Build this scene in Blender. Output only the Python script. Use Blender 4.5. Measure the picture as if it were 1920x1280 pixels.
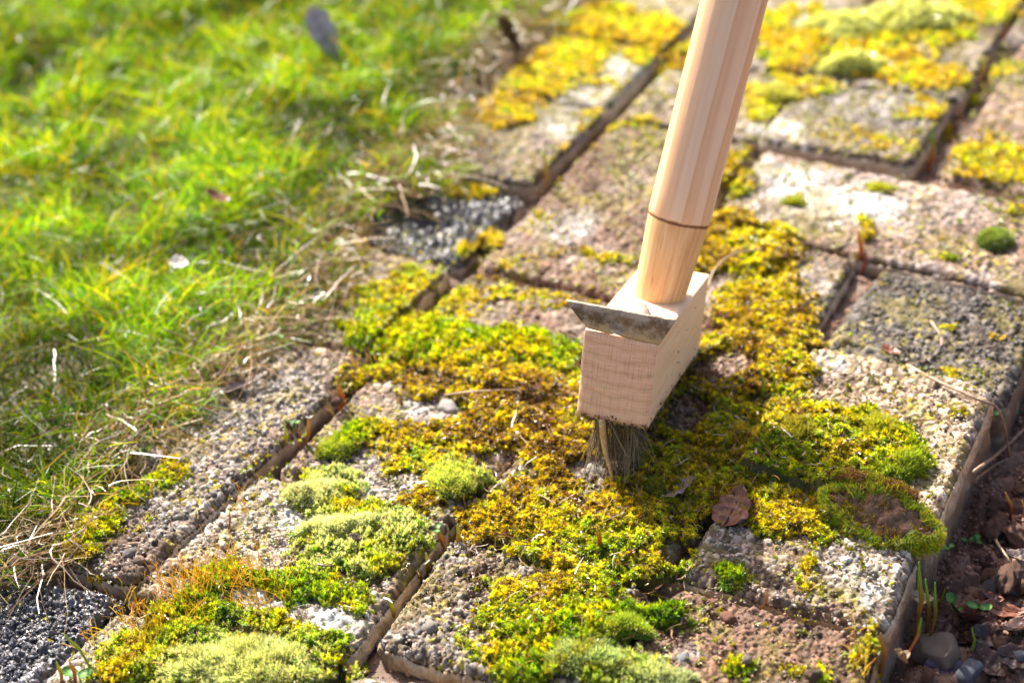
import bpy, math, random
import numpy as np
from mathutils import Matrix, Vector
random.seed(7); RNG = np.random.default_rng(11)
SC = bpy.context.scene
for o in list(bpy.data.objects): bpy.data.objects.remove(o)
COL = SC.collection

# ------------------------------------------------------------------ camera
# paving grid in units of one 10 cm paver: x across the courses, y along the long joints, z up, 0 = paver top
F = 2945.98                                     # focal length in 1920-px-wide photo pixels
R = np.array([[0.87729,-0.21983,0.42666],[0.47383,0.53838,-0.69687],[-0.07652,0.81352,0.57648]])
CAM = np.array([3.0995,-6.3331,4.7967])*0.1
cd = bpy.data.cameras.new('camera'); cam = bpy.data.objects.new('camera', cd); COL.objects.link(cam)
m4 = np.eye(4); m4[:3,:3] = R; m4[:3,3] = CAM
cam.matrix_world = Matrix(m4.tolist())
cd.sensor_width = 36; cd.lens = F/1920*36; cd.clip_start = 0.02; cd.clip_end = 50
cd.dof.use_dof = True; cd.dof.focus_distance = 0.694; cd.dof.aperture_fstop = 5.6; cd.dof.aperture_blades = 9
SC.camera = cam

# ------------------------------------------------------------------ sky, sun, exposure
SUN_DIR = np.array([-1.0,0.685,1.0]); SUN_DIR /= np.linalg.norm(SUN_DIR)     # towards the sun
elev = math.asin(SUN_DIR[2]); az = math.atan2(SUN_DIR[0], SUN_DIR[1])
w = bpy.data.worlds.new('World'); SC.world = w; w.use_nodes = True
wn = w.node_tree.nodes; wl = w.node_tree.links; wn.clear()
sky = wn.new('ShaderNodeTexSky'); sky.sky_type = 'NISHITA'; sky.sun_disc = False
sky.sun_elevation = elev; sky.sun_rotation = az; sky.dust_density = 5.0; sky.air_density = 0.8; sky.ozone_density = 0.6
bg = wn.new('ShaderNodeBackground'); bg.inputs[1].default_value = 0.11
wo = wn.new('ShaderNodeOutputWorld'); wl.new(sky.outputs[0], bg.inputs[0]); wl.new(bg.outputs[0], wo.inputs[0])
sd = bpy.data.lights.new('sun', 'SUN'); sun = bpy.data.objects.new('sun', sd); COL.objects.link(sun)
sd.energy = 5.0; sd.angle = math.radians(0.55); sd.color = (1.0,0.95,0.88)
sun.rotation_euler = Vector(SUN_DIR.tolist()).to_track_quat('Z','Y').to_euler(); sun.location = (SUN_DIR*3).tolist()
SC.view_settings.view_transform = 'Standard'; SC.view_settings.look = 'None'
SC.view_settings.exposure = 1.35; SC.view_settings.gamma = 1; SC.view_settings.use_curve_mapping = False
SC.render.engine = 'CYCLES'
SC.cycles.max_bounces = 8; SC.cycles.transparent_max_bounces = 4

# ------------------------------------------------------------------ helpers: projection of the ground, noise
def proj(X, Y, Z=0.0):
    d = np.stack([X-CAM[0], Y-CAM[1], Z-CAM[2]+0*X], -1) @ R
    return 960+F*d[...,0]/-d[...,2], 640-F*d[...,1]/-d[...,2]
def ray(px, py): return R @ np.array([(px-960)/F, -(py-640)/F, -1.0])
def gp(px, py, z=0.0):
    d = ray(px,py); k = (z-CAM[2])/d[2]; p = CAM+k*d; return np.array([p[0],p[1],z])
def h2(i, j, s):
    i = (np.asarray(i).astype(np.int64) & 0xffffffff).astype(np.uint64); j = (np.asarray(j).astype(np.int64) & 0xffffffff).astype(np.uint64)
    h = i*np.uint64(374761393) + j*np.uint64(668265263) + np.uint64(s*2246822519 % (1<<40)); h &= np.uint64(0xffffffff)
    h ^= h >> np.uint64(13); h = (h*np.uint64(1274126177)) & np.uint64(0xffffffff); h ^= h >> np.uint64(16)
    h = (h*np.uint64(2654435761)) & np.uint64(0xffffffff); h ^= h >> np.uint64(15)
    return h.astype(np.float64)/4294967295.0
def vn(x, y, s=0):
    xi = np.floor(x); yi = np.floor(y); fx = x-xi; fy = y-yi
    fx = fx*fx*(3-2*fx); fy = fy*fy*(3-2*fy)
    a = h2(xi,yi,s); b = h2(xi+1,yi,s); c = h2(xi,yi+1,s); d = h2(xi+1,yi+1,s)
    return a+(b-a)*fx+(c-a)*fy+(a-b-c+d)*fx*fy
def fbm(x, y, s=0, o=4):
    v = 0; a = .5; t = 0
    for k in range(o): v = v+a*vn(x*2**k, y*2**k, s+k*17); t += a; a *= .5
    return v/t
def wor(x, y, s=0):
    """nearest, second nearest feature distance and a random id 0..1"""
    xi = np.floor(x); yi = np.floor(y); f1 = np.full(x.shape, 9.); f2 = f1.copy(); idd = np.zeros(x.shape)
    for a in (-1,0,1):
        for b in (-1,0,1):
            cx, cy = xi+a, yi+b
            dx = cx+h2(cx,cy,s)-x; dy = cy+h2(cx,cy,s+5)-y; d = np.sqrt(dx*dx+dy*dy)
            n = d < f1; f2 = np.where(n, f1, np.minimum(f2,d)); idd = np.where(n, h2(cx,cy,s+9), idd); f1 = np.where(n,d,f1)
    return f1, f2, idd
def sst(x, a, b): t = np.clip((x-a)/(b-a),0,1); return t*t*(3-2*t)
def mixc(a, b, t): return a+(b-a)*np.asarray(t)[...,None]

def mesh(name, verts, faces, mat, parent=None, cols=None, loc=None, mi=None, smooth=False, attr=None):
    """faces: (n,k) array, or a list of such arrays"""
    me = bpy.data.meshes.new(name); verts = np.asarray(verts, np.float32)
    if not isinstance(faces, list): faces = [faces]
    faces = [np.asarray(f, np.int32) for f in faces if len(f)]
    me.vertices.add(len(verts)); me.vertices.foreach_set('co', verts.ravel())
    n = sum(len(f) for f in faces); tot = sum(f.size for f in faces)
    me.loops.add(tot); me.polygons.add(n)
    me.loops.foreach_set('vertex_index', np.concatenate([f.ravel() for f in faces]))
    st = []; k = 0
    for f in faces: st.append(k+np.arange(len(f))*f.shape[1]); k += f.size
    me.polygons.foreach_set('loop_start', np.concatenate(st).astype(np.int32))
    me.polygons.foreach_set('loop_total', np.concatenate([np.full(len(f), f.shape[1]) for f in faces]).astype(np.int32))
    if mi is not None: me.polygons.foreach_set('material_index', np.asarray(mi, np.int32))
    me.update(calc_edges=True)
    if smooth: me.polygons.foreach_set('use_smooth', np.ones(n, bool))
    if cols is not None:
        c = np.ones((len(verts),4), np.float32); c[:,:3] = cols
        a = me.attributes.new('col','FLOAT_COLOR','POINT'); a.data.foreach_set('color', c.ravel())
    if attr:
        for k_,v_ in attr.items():
            a = me.attributes.new(k_,'FLOAT','POINT'); a.data.foreach_set('value', np.asarray(v_,np.float32))
    for mm in (mat if isinstance(mat,(list,tuple)) else [mat]): me.materials.append(mm)
    o = bpy.data.objects.new(name, me); COL.objects.link(o)
    if parent is not None: o.parent = parent
    if loc is not None: o.location = tuple(float(q) for q in loc)
    return o
def tag(o, label=None, cat=None, group=None, kind=None):
    if label: o['label'] = label
    if cat: o['category'] = cat
    if group: o['group'] = group
    if kind: o['kind'] = kind
    return o
def empty(name, loc=(0,0,0)):
    o = bpy.data.objects.new(name, None); COL.objects.link(o); o.location = tuple(float(q) for q in loc)
    o.empty_display_size = .01; return o
def grid_faces(n, m, off=0):
    i = np.arange(n-1)[:,None]*m+np.arange(m-1)[None,:]; i = i.ravel()+off
    return np.stack([i, i+m, i+m+1, i+1], -1)

# ------------------------------------------------------------------ materials
def newmat(name):
    m = bpy.data.materials.new(name); m.use_nodes = True; nt = m.node_tree; nt.nodes.clear()
    out = nt.nodes.new('ShaderNodeOutputMaterial'); return m, nt, out
def N(nt, t, **kw):
    n = nt.nodes.new(t)
    for k, v in kw.items():
        if k.startswith('i_'): n.inputs[int(k[2:]) if k[2:].isdigit() else k[2:]].default_value = v
        else: setattr(n, k, v)
    return n
def mix(nt, a, b, f, mode='MIX'):
    n = N(nt,'ShaderNodeMix', data_type='RGBA', blend_type=mode)
    for s, v in ((0,f),(6,a),(7,b)):
        if isinstance(v, bpy.types.NodeSocket): nt.links.new(v, n.inputs[s])
        else: n.inputs[s].default_value = v if s == 0 else (*v,1)[:4]
    return n.outputs[2]
def ramp(nt, src, stops):
    n = N(nt,'ShaderNodeValToRGB'); nt.links.new(src, n.inputs[0]); e = n.color_ramp.elements
    while len(e) < len(stops): e.new(.5)
    for el,(p,c) in zip(e, stops): el.position = p; el.color = (*c,1) if len(c) == 3 else c
    return n.outputs[0]
def noise(nt, scale, detail=3, rough=.55, vec=None, coord='Object'):
    n = N(nt,'ShaderNodeTexNoise'); n.inputs['Scale'].default_value = scale; n.inputs['Detail'].default_value = detail; n.inputs['Roughness'].default_value = rough
    if vec is None: vec = N(nt,'ShaderNodeTexCoord').outputs[coord]
    nt.links.new(vec, n.inputs['Vector']); return n.outputs['Fac']
def bump(nt, h, dist, strength=1.0, nrm=None):
    b = N(nt,'ShaderNodeBump'); b.inputs['Distance'].default_value = dist; b.inputs['Strength'].default_value = strength
    nt.links.new(h, b.inputs['Height'])
    if nrm is not None: nt.links.new(nrm, b.inputs['Normal'])
    return b.outputs[0]

def mineral(name, rough=.6, spec=.4, gscale=900, gamt=.35, bd=.0005, col=None):
    m, nt, out = newmat(name)
    p = N(nt,'ShaderNodeBsdfPrincipled'); p.inputs['Roughness'].default_value = rough; p.inputs['Specular IOR Level'].default_value = spec
    if col is None: base = N(nt,'ShaderNodeAttribute', attribute_name='col').outputs['Color']
    else:
        base = mix(nt, col[0], col[1], noise(nt, 60, 4))
    n1 = noise(nt, gscale, 3, .7); n2 = noise(nt, gscale*.23, 3, .6)
    g = ramp(nt, n1, [(.25,(1-gamt,)*3),(.75,(1+gamt,)*3)])
    c = mix(nt, base, g, 1.0, 'MULTIPLY')
    c = mix(nt, c, ramp(nt, n2, [(.3,(.8,.78,.76)),(.7,(1.15,1.15,1.15))]), 1.0, 'MULTIPLY')
    nt.links.new(c, p.inputs['Base Color'])
    rr = N(nt,'ShaderNodeMapRange'); nt.links.new(n2, rr.inputs[0]); rr.inputs[1].default_value=.35; rr.inputs[2].default_value=.7; rr.inputs[3].default_value=rough-.22; rr.inputs[4].default_value=min(1,rough+.2)
    nt.links.new(rr.outputs[0], p.inputs['Roughness'])
    a = bump(nt, n1, bd*.6); a = bump(nt, n2, bd*1.5, 1, a); nt.links.new(a, p.inputs['Normal'])
    nt.links.new(p.outputs[0], out.inputs[0]); return m
M_PAVER = mineral('exposed_aggregate_concrete', .72, .22)
M_DARK = mineral('dark_glossy_aggregate', .38, .6)
M_SOIL = mineral('garden_soil', .75, .3, 700, .4, .0008)
M_STONE = mineral('loose_stone', .7, .3, 420, .45, .0012)

def plant(name, trans=.45, rough=.4, inst=False, spec=.5, tipcol=None, tipamt=0.0, backcol=(1.25,1.15,.6)):
    """thin leaf tissue lit from both sides; colour from the mesh or from each scattered shoot"""
    m, nt, out = newmat(name)
    a = N(nt,'ShaderNodeAttribute', attribute_name='col', attribute_type='INSTANCER' if inst else 'GEOMETRY').outputs['Color']
    if inst:
        t = N(nt,'ShaderNodeAttribute', attribute_name='tip').outputs['Fac']
        fr = N(nt,'ShaderNodeAttribute', attribute_name='frost', attribute_type='INSTANCER').outputs['Fac']
        mu = N(nt,'ShaderNodeMath', operation='MULTIPLY'); nt.links.new(t, mu.inputs[0]); nt.links.new(fr, mu.inputs[1])
        a = mix(nt, a, (.75,.8,.6), mu.outputs[0])
    d = N(nt,'ShaderNodeBsdfDiffuse'); nt.links.new(a, d.inputs[0])
    tr = N(nt,'ShaderNodeBsdfTranslucent'); nt.links.new(mix(nt, a, backcol, 1.0, 'MULTIPLY'), tr.inputs[0])
    g = N(nt,'ShaderNodeBsdfGlossy'); g.inputs[1].default_value = rough; g.inputs[0].default_value = (1,1,1,1)
    m1 = N(nt,'ShaderNodeMixShader'); m1.inputs[0].default_value = trans; nt.links.new(d.outputs[0], m1.inputs[1]); nt.links.new(tr.outputs[0], m1.inputs[2])
    fz = N(nt,'ShaderNodeFresnel'); fz.inputs[0].default_value = 1.38
    mm = N(nt,'ShaderNodeMath', operation='MULTIPLY'); nt.links.new(fz.outputs[0], mm.inputs[0]); mm.inputs[1].default_value = spec
    m2 = N(nt,'ShaderNodeMixShader'); nt.links.new(mm.outputs[0], m2.inputs[0]); nt.links.new(m1.outputs[0], m2.inputs[1]); nt.links.new(g.outputs[0], m2.inputs[2])
    nt.links.new(m2.outputs[0], out.inputs[0]); return m
M_GRASS = plant('grass_blade', .55, .5, spec=.10, backcol=(1.5,1.35,.5))
M_STRAW = plant('dry_straw', .3, .5, spec=.15, backcol=(1,.9,.7))
M_SHOOT = plant('moss_shoot', .5, .45, inst=True, spec=.16, backcol=(1.5,1.3,.6))
M_MOSS = plant('moss_needles', .5, .4, spec=.4)
M_SPROUT = plant('fleshy_sprout', .45, .25, spec=.9, backcol=(1.2,1.05,.6))
def leafmat(name, c1, c2, trans=.2, rough=.35):
    m, nt, out = newmat(name)
    n = noise(nt, 150, 4, .6); n3 = noise(nt, 900, 2, .6)
    c = mix(nt, c1, c2, ramp(nt, n, [(.35,(0,0,0)),(.65,(1,1,1))]))
    c = mix(nt, c, ramp(nt, n3, [(.3,(.7,.7,.7)),(.7,(1.2,1.2,1.2))]), 1.0, 'MULTIPLY')
    p = N(nt,'ShaderNodeBsdfPrincipled'); nt.links.new(c, p.inputs['Base Color']); p.inputs['Roughness'].default_value = rough
    nt.links.new(bump(nt, n, .0012), p.inputs['Normal'])
    tr = N(nt,'ShaderNodeBsdfTranslucent'); nt.links.new(c, tr.inputs[0])
    ms = N(nt,'ShaderNodeMixShader'); ms.inputs[0].default_value = trans; nt.links.new(p.outputs[0], ms.inputs[1]); nt.links.new(tr.outputs[0], ms.inputs[2])
    nt.links.new(ms.outputs[0], out.inputs[0]); return m
ML_RED = leafmat('red_brown_leaf', (.17,.055,.028), (.28,.11,.06))
ML_GREY = leafmat('grey_brown_leaf', (.22,.17,.15), (.34,.24,.19))
ML_PURPLE = leafmat('purple_grey_leaf', (.34,.29,.37), (.62,.56,.60))
ML_LILAC = leafmat('dull_purple_leaf', (.09,.06,.085), (.17,.13,.17))
ML_DARK = leafmat('dark_brown_leaf', (.035,.018,.016), (.10,.045,.03), .1, .3)
ML_TAN = leafmat('tan_leaf', (.38,.24,.13), (.55,.40,.26))
ML_WHITE = leafmat('bleached_leaf', (.55,.5,.45), (.75,.7,.62))
ML_TWIG = leafmat('twig_bark', (.22,.13,.08), (.42,.29,.19), .0, .5)
ML_SHELL = leafmat('white_shell', (.6,.55,.48), (.75,.71,.66), .05, .35)
ML_SEED = leafmat('seedling_leaf', (.12,.3,.06), (.2,.42,.1), .4, .4)

# ------------------------------------------------------------------ authored fields: where moss, dirt and lichen lie (photo position of a ground point)
def blobs(px, py, lst, col=5):
    v = np.zeros(px.shape)
    for b in lst:
        cx, cy, rx, ry, rot = b[:5]; c, s = math.cos(math.radians(rot)), math.sin(math.radians(rot))
        dx, dy = px-cx, py-cy; u = (c*dx+s*dy)/rx; q = (-s*dx+c*dy)/ry
        d = np.sqrt(u*u+q*q); v = np.maximum(v, np.clip(1.35-d,0,1)*b[col])
    return v
# cx, cy, rx, ry, rotation, cover, thickness mm, hue (0 rust, 1 yellow, 2 fresh green), frost (white hair tips plus painted highlight)
MB = [
 (870,650,220,60,8,1.0,8,1.45,0),(760,560,150,55,-10,.66,4,1.0,0),(1020,550,140,60,0,.55,3,.7,0),(870,570,120,40,0,.6,4,.9,0),(1000,760,240,70,6,.95,9,.45,0),
 (880,800,190,70,10,.72,7,.35,0),(1050,860,100,60,0,.8,8,.3,0),(690,700,80,30,-20,.85,7,1.0,0),(760,840,110,60,0,.6,5,.8,0),
 (1400,465,105,52,12,1.0,12,.6,0),(1300,480,70,40,0,.7,7,.7,0),(1430,600,105,90,20,.85,8,.55,0),(1360,690,120,70,0,.8,8,.4,0),(1480,700,50,60,20,.7,8,.9,0),
 (1350,790,150,60,10,.95,10,.75,0),(1290,890,190,70,5,1.0,12,.85,0),(1430,850,110,70,30,.95,13,1.2,0),(1470,950,120,60,0,.85,9,1.0,0),
 (1560,830,90,55,25,.95,13,1.0,0),(1640,800,40,24,0,.9,10,1.3,0),(1660,860,85,45,25,1.0,13,1.4,0),(1580,930,60,50,0,.9,13,.7,0),(1500,770,60,30,20,.6,6,1.1,0),
 (1700,760,90,16,12,.42,3,.5,0),(1610,745,80,12,10,.35,3,.8,0),
 (1160,1000,120,70,0,1.0,11,.7,0),(1020,960,110,60,10,.9,9,.55,0),(920,980,70,50,0,.75,7,.6,0),(1080,1070,140,70,10,.95,10,1.1,0),(1200,1050,90,50,0,.85,9,1.2,0),
 (960,1140,110,75,10,.75,6,1.1,0),(1060,1190,120,60,-15,.95,10,1.5,0),(1210,1160,80,30,-10,.9,10,1.7,0),(1000,1250,110,45,0,.85,8,1.5,0),(900,1210,70,60,0,.5,5,1.1,0),
 (1500,1250,80,22,15,.6,4,1.0,0),(1620,1215,34,50,20,.62,5,1.0,0),(1380,1250,50,24,0,.6,4,1.5,0),(1160,1260,120,40,0,.7,8,1.6,.2),
 (1380,1085,40,18,0,.7,6,1.7,0),(1520,1080,30,60,-20,.6,5,1.2,0),(1560,1000,70,30,0,.4,4,1.2,0),
 (600,920,74,34,-10,.95,7,1.55,.5),(700,985,120,48,10,.95,8,1.45,.3),(640,1040,100,42,10,.9,7,1.5,.4),(560,1100,100,45,10,.8,6,1.35,0),(430,1090,64,36,-25,.95,6,1.3,0),
 (620,1120,80,36,10,.7,5,1.4,0),(340,1170,86,54,-30,.95,7,1.45,0),(470,1190,160,50,0,.8,6,1.35,.1),(420,1250,215,52,0,1.0,8,1.5,.6),(250,1240,60,50,-30,.9,8,1.2,0),(590,1220,90,40,0,.7,6,1.3,0),
 (640,830,45,22,-20,.95,9,1.9,0),(700,800,45,22,0,.7,6,1.3,0),(850,895,62,40,0,1.0,12,1.7,.3),(790,930,80,30,0,.6,5,.7,0),
 (230,945,70,30,-30,.75,5,1.3,0),(330,900,50,24,-20,.75,5,1.1,0),(390,940,50,24,-25,.5,3,1.0,0),(300,990,80,24,-20,.4,3,.9,0),(180,1070,40,18,10,1.0,7,.5,0),(200,1000,40,30,0,.9,6,1.2,0),
 (410,830,60,30,-20,.45,3,1.0,0),(440,880,50,22,-20,.45,3,.8,0),(140,1020,60,40,0,.9,8,1.1,0),
 (620,575,45,25,0,.8,6,1.3,0),(660,490,30,40,20,.9,9,.9,0),(870,460,22,18,0,.9,5,.8,0),(910,445,28,30,0,.7,5,.9,0),(960,510,70,30,0,.6,4,.9,0),(1010,430,45,40,40,.4,3,.7,0),(1100,500,120,35,0,.5,4,.7,0),
 (860,340,75,20,12,1.0,8,1.0,0),(940,225,70,35,0,1.0,8,.8,0),(1010,150,110,55,-20,1.0,8,.75,0),(1140,60,150,48,5,1.0,9,.85,0),(1090,110,70,40,0,.9,7,1.0,0),(1230,80,90,60,0,1.0,8,.8,0),
 (1140,165,80,12,5,.8,5,1.1,0),(1040,330,30,24,-40,.6,5,1.2,0),(1080,270,60,28,-40,.7,5,1.2,0),(1170,235,110,14,3,.85,5,1.3,0),(1210,180,60,30,0,.6,4,1.2,0),(1200,260,80,40,0,.5,4,1.0,0),
 (1470,100,60,50,0,.9,8,.9,0),(1440,60,40,60,0,.9,8,1.2,0),(1500,160,80,30,5,.8,7,1.0,0),(1600,80,110,60,0,1.0,10,1.3,.2),(1700,140,150,38,5,1.0,10,.75,0),(1700,60,130,45,0,1.0,10,1.4,.3),(1850,20,70,30,0,1.0,9,.95,0),
 (1420,190,45,40,0,.9,9,1.2,0),(1560,225,80,30,8,.5,4,1.0,0),(1620,275,110,28,10,.65,5,1.1,0),(1740,215,60,26,5,.8,6,1.0,0),(1690,280,30,30,0,.7,5,.7,0),(1480,25,100,16,0,.8,6,.8,0),
 (1880,310,110,42,10,1.0,9,.9,0),(1860,250,30,24,0,.7,5,1.0,0),(1890,130,30,28,0,.7,5,1.3,0),(1380,320,32,50,30,.9,9,1.0,0),(1900,390,70,14,10,.5,4,.9,0),
 (1480,318,60,14,10,.35,3,1.0,0),(1560,345,60,14,10,.3,3,1.3,0),(1490,382,14,8,0,1.0,4,1.6,0),(1650,355,26,10,0,.9,4,1.5,0),(1900,420,40,30,0,.3,3,1.0,0),(1620,440,14,22,0,.9,7,.8,0),
 (1780,492,30,8,15,.7,4,1.5,0),(1700,690,40,9,12,.6,3,.9,0),(1780,690,28,9,12,.7,4,.9,0),(1590,620,14,6,0,.7,3,1.3,0),(1780,595,18,6,0,.7,3,1.1,0),(1880,620,18,9,0,.5,3,1.0,0)]
DIRT = [(1080,330,140,90,-30,1.0),(1180,430,110,70,0,.9),(1020,420,90,60,-30,.8),(1000,620,160,60,0,.75),(1100,540,120,50,0,.8),(1330,640,90,90,0,.8),(1300,740,90,60,0,1.0),(1280,820,80,40,0,.8),
 (1400,1180,190,70,10,1.0),(1250,1210,120,60,0,1.0),(1560,1150,60,40,0,.7),(860,720,160,50,0,.5),(760,560,120,40,0,.4),(900,850,120,60,0,.5),(1720,400,80,40,0,.5),(1050,980,120,60,0,.6),(960,1100,120,60,0,.4)]
LICH = [(1060,425,65,28,-5,1.0),(1180,115,70,26,5,1.0),(1060,240,60,24,0,.7),(1510,45,75,22,0,.8),(1450,235,50,25,0,1.0),(1560,380,130,36,8,1.0),(1480,330,80,24,8,.9),(1640,400,70,26,10,.7),(640,1160,75,50,-35,.8),(1100,860,50,34,0,.75),(480,1110,50,40,0,.7),(560,960,60,40,0,.7),(700,940,60,30,0,.4),(1560,690,60,30,0,.5),
 (1280,1230,30,30,0,.7),(780,770,40,16,0,.8),(1640,1100,80,50,10,.35),(520,730,60,30,0,.3)]
LAWN = np.array([(-900,1150),(-200,1140),(40,1105),(130,1060),(190,985),(225,900),(300,835),(380,770),(470,700),(540,640),(610,590),(640,520),(655,450),(700,395),(800,362),(870,320),(880,240),(905,165),(985,70),(1090,15),(1190,-60),(1500,-600),(-2500,-900)],float)
def inpoly(px, py, P):
    ins = np.zeros(px.shape,bool); d = np.full(px.shape,1e9)
    for k in range(len(P)):
        x0,y0 = P[k]; x1,y1 = P[(k+1)%len(P)]
        c = ((y0>py)!=(y1>py)) & (px < (x1-x0)*(py-y0)/((y1-y0) if y1!=y0 else 1e-9)+x0); ins ^= c
        t = np.clip(((px-x0)*(x1-x0)+(py-y0)*(y1-y0))/((x1-x0)**2+(y1-y0)**2),0,1)
        d = np.minimum(d, np.hypot(px-x0-t*(x1-x0), py-y0-t*(y1-y0)))
    return np.where(ins,d,-d)
CLEAR = [(1105,880,62,24,.95),(1285,775,48,40,.9),(1345,690,60,30,.7),(1010,605,150,26,.6),(800,772,60,24,.8),(1060,520,140,26,.5),(930,870,60,26,.6),(1250,1045,28,24,1.0),(1330,1030,70,22,.6),(700,760,40,22,.6),(500,1060,60,14,.6),(600,1165,60,22,.7),(480,1130,60,20,.7),(1180,1100,70,18,.6),(960,1070,70,22,.6),(860,1120,50,40,.6),(1400,760,50,18,.5)]
def moss_at(X, Y):
    """cover 0..1 after clumping, thickness (m), hue, frost of the moss at ground points"""
    px, py = proj(X, Y)
    wx = (fbm(X*60,Y*60,3)-.5)*70; wy = (fbm(X*60,Y*60,8)-.5)*50
    qx, qy = px+wx, py+wy
    cov = np.zeros(px.shape); th = cov.copy(); hs = cov.copy(); fs = cov.copy(); ws = cov+1e-6
    for b in MB:
        cx, cy, rx, ry, rot = b[:5]; c, s = math.cos(math.radians(rot)), math.sin(math.radians(rot))
        near = (np.abs(qx-cx) < 1.5*max(rx,ry)) & (np.abs(qy-cy) < 1.5*max(rx,ry))
        if not near.any(): continue
        dx, dy = qx[near]-cx, qy[near]-cy; d = np.hypot((c*dx+s*dy)/rx, (-s*dx+c*dy)/ry)
        k = np.clip((1.55-d)/.95,0,1)
        cov[near] = np.maximum(cov[near], k*b[5]); th[near] = np.maximum(th[near], k*b[6]); w_ = k**2
        hs[near] += w_*b[7]; fs[near] += w_*b[8]; ws[near] += w_
    hue = hs/ws; fr = fs/ws
    film = .30*sst(fbm(X*28,Y*28,601,3),.45,.68)*(px > 380)*(X < .196); hue = np.where(ws > .02, hue, .9); th = np.maximum(th, 3.0*(film > 0)); cov = np.maximum(cov, film)
    for cx,cy,rx,ry,a_ in CLEAR: cov = cov*(1-a_*sst(1.25-np.hypot((qx-cx)/rx,(qy-cy)/ry),0,.5))
    flat_ = sst(430-py,0,120); th = th*(1-.5*flat_); hue = hue+flat_*(.72-hue)*.75
    f1, f2, idd = wor(X*95, Y*95, 21); g1, g2, _ = wor(X*210, Y*210, 31)
    dome = np.clip(1-f1*1.15,0,1); dome2 = np.clip(1-g1*1.1,0,1)
    thr = .30*idd+.46*fbm(X*150,Y*150,41)+.62*fbm(X*380,Y*380,42,3)
    c2 = sst(cov*1.5-thr-.25*sst(430-py,0,120), -.05, .24)*(cov>.02)
    hgt = th*.00095*c2*(.12+.66*np.sqrt(dome)+.34*dome2)
    global RAWC
    RAWC = cov
    return c2, hgt, hue, fr, idd
def dirt_at(X, Y, px, py): return np.clip(blobs(px+(fbm(X*50,Y*50,5)-.5)*90, py+(fbm(X*50,Y*50,6)-.5)*70, DIRT)*1.1-.55*fbm(X*130,Y*130,7),0,1)
def lich_at(X, Y, px, py): return sst(blobs(px+(fbm(X*60,Y*60,15)-.5)*60, py+(fbm(X*60,Y*60,16)-.5)*50, LICH)+.7*(fbm(X*220,Y*220,17)-.5),.25,.6)

# ------------------------------------------------------------------ paving: bed of soil and single stones
#  corners in order far-left, far-right, near-right, near-left (photo position of the corner on the ground), tone, height mm, relief
LIGHT=(.44,.40,.36); BEIGE=(.46,.38,.29); BROWN=(.30,.22,.18); GREY=(.34,.32,.31); DARKB=(.085,.085,.10); MID=(.27,.235,.20)
PV = [
 ('B1',(1432,282),(2070,405),(1985,562),(1335,415),(.40,.34,.31),0,1.0),
 ('B2',(1508,150),(1785,190),(1712,309),(1420,264),GREY,1,.9),
 ('R1',(1925,60),(2300,100),(2085,392),(1765,328),BROWN,-1,1.0),
 ('B4',(1330,425),(1605,480),(1513,630),(1205,572),(.38,.34,.30),-2,.9),
 ('B5',(1655,482),(1965,562),(1888,742),(1535,642),(.14,.125,.11),-6,1.5),
 ('B6',(1522,655),(1866,735),(1745,1008),(1385,885),(.56,.46,.36),3,1.3),
 ('B11',(1378,905),(1722,1028),(1660,1182),(1272,1078),LIGHT,0,1.3),
 ('B12',(1268,1088),(1650,1192),(1590,1400),(1105,1290),BROWN,-2,1.2),
 ('C2',(985,826),(1368,880),(1232,1075),(858,978),MID,-2,1.1),
 ('B10',(848,1003),(1222,1100),(1085,1318),(702,1208),(.30,.26,.22),-1,1.8),
 ('B8',(490,885),(845,972),(648,1236),(232,1108),(.46,.42,.37),0,1.3),
 ('B9b',(662,1252),(1065,1345),(900,1600),(480,1500),LIGHT,-3,1.4),
 ('B9a',(222,1135),(628,1252),(400,1560),(-60,1400),LIGHT,-1,1.2),
 ('E1',(560,690),(632,742),(250,1108),(110,1060),(.37,.34,.32),4,1.8),
 ('E0',(30,1082),(238,1118),(-60,1420),(-400,1350),DARKB,-1,2.3),
]
UV = [ # hidden or plain ones on the paving grid: u0,u1,v0,v1,tone,height,relief
 (.03,.97,-1.0,-.04,BROWN,-1,1.1),(-1.0,-.04,-1.96,-1.03,LIGHT,-1,1.3),(-1.0,-.04,-.98,-.03,MID,0,1.2),(-1.0,-.03,.04,1.95,(.30,.235,.195),0,1.2),
 (-1.02,-.06,2.03,2.95,(.36,.33,.29),-1,1.0),(-1.02,-.06,3.03,4.95,LIGHT,0,1.0),(-.02,.96,2.98,4.9,(.34,.30,.26),1,1.0),(-2.0,-1.12,-.98,-.04,LIGHT,1,1.4),
 (-2.0,-1.11,.02,.88,DARKB,-3,2.2),(-1.98,-1.11,.95,2.0,(.26,.245,.24),3,1.0),(-1.98,-1.12,2.04,2.92,(.45,.44,.44),3,.8),(-1.98,-1.12,3.0,4.6,LIGHT,2,.9),
 (-2.0,-1.1,-2.2,-1.02,LIGHT,3,1.5),(2.02,2.98,1.0,1.96,MID,-1,1.1),(2.05,3.0,2.0,3.9,MID,-1,1.0),(1.0,1.97,4.0,6,GREY,0,1),(0.,.95,5.0,7,GREY,0,1),(-1.,-.04,5.0,7,GREY,0,1),(2.02,2.98,4.0,6,GREY,0,1)]
QUADS = []
for n,a,b,c,d,t,h,r in PV: QUADS.append((np.array([gp(*q)[:2] for q in (a,b,c,d)]),t,h*.001,r))
for u0,u1,v0,v1,t,h,r in UV:
    j = RNG.normal(0,.0006,(4,2)); QUADS.append((np.array([(u0,v1),(u1,v1),(u1,v0),(u0,v0)])*np.array([.1,.09764])+j,t,h*.001,r))
pave = empty('pavement', (0,0,0)); tag(pave,'weathered concrete pavers laid in rows with open joints, partly overgrown by moss',None,None,'structure')
PAVTOP = []          # for later: masks of stones
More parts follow.
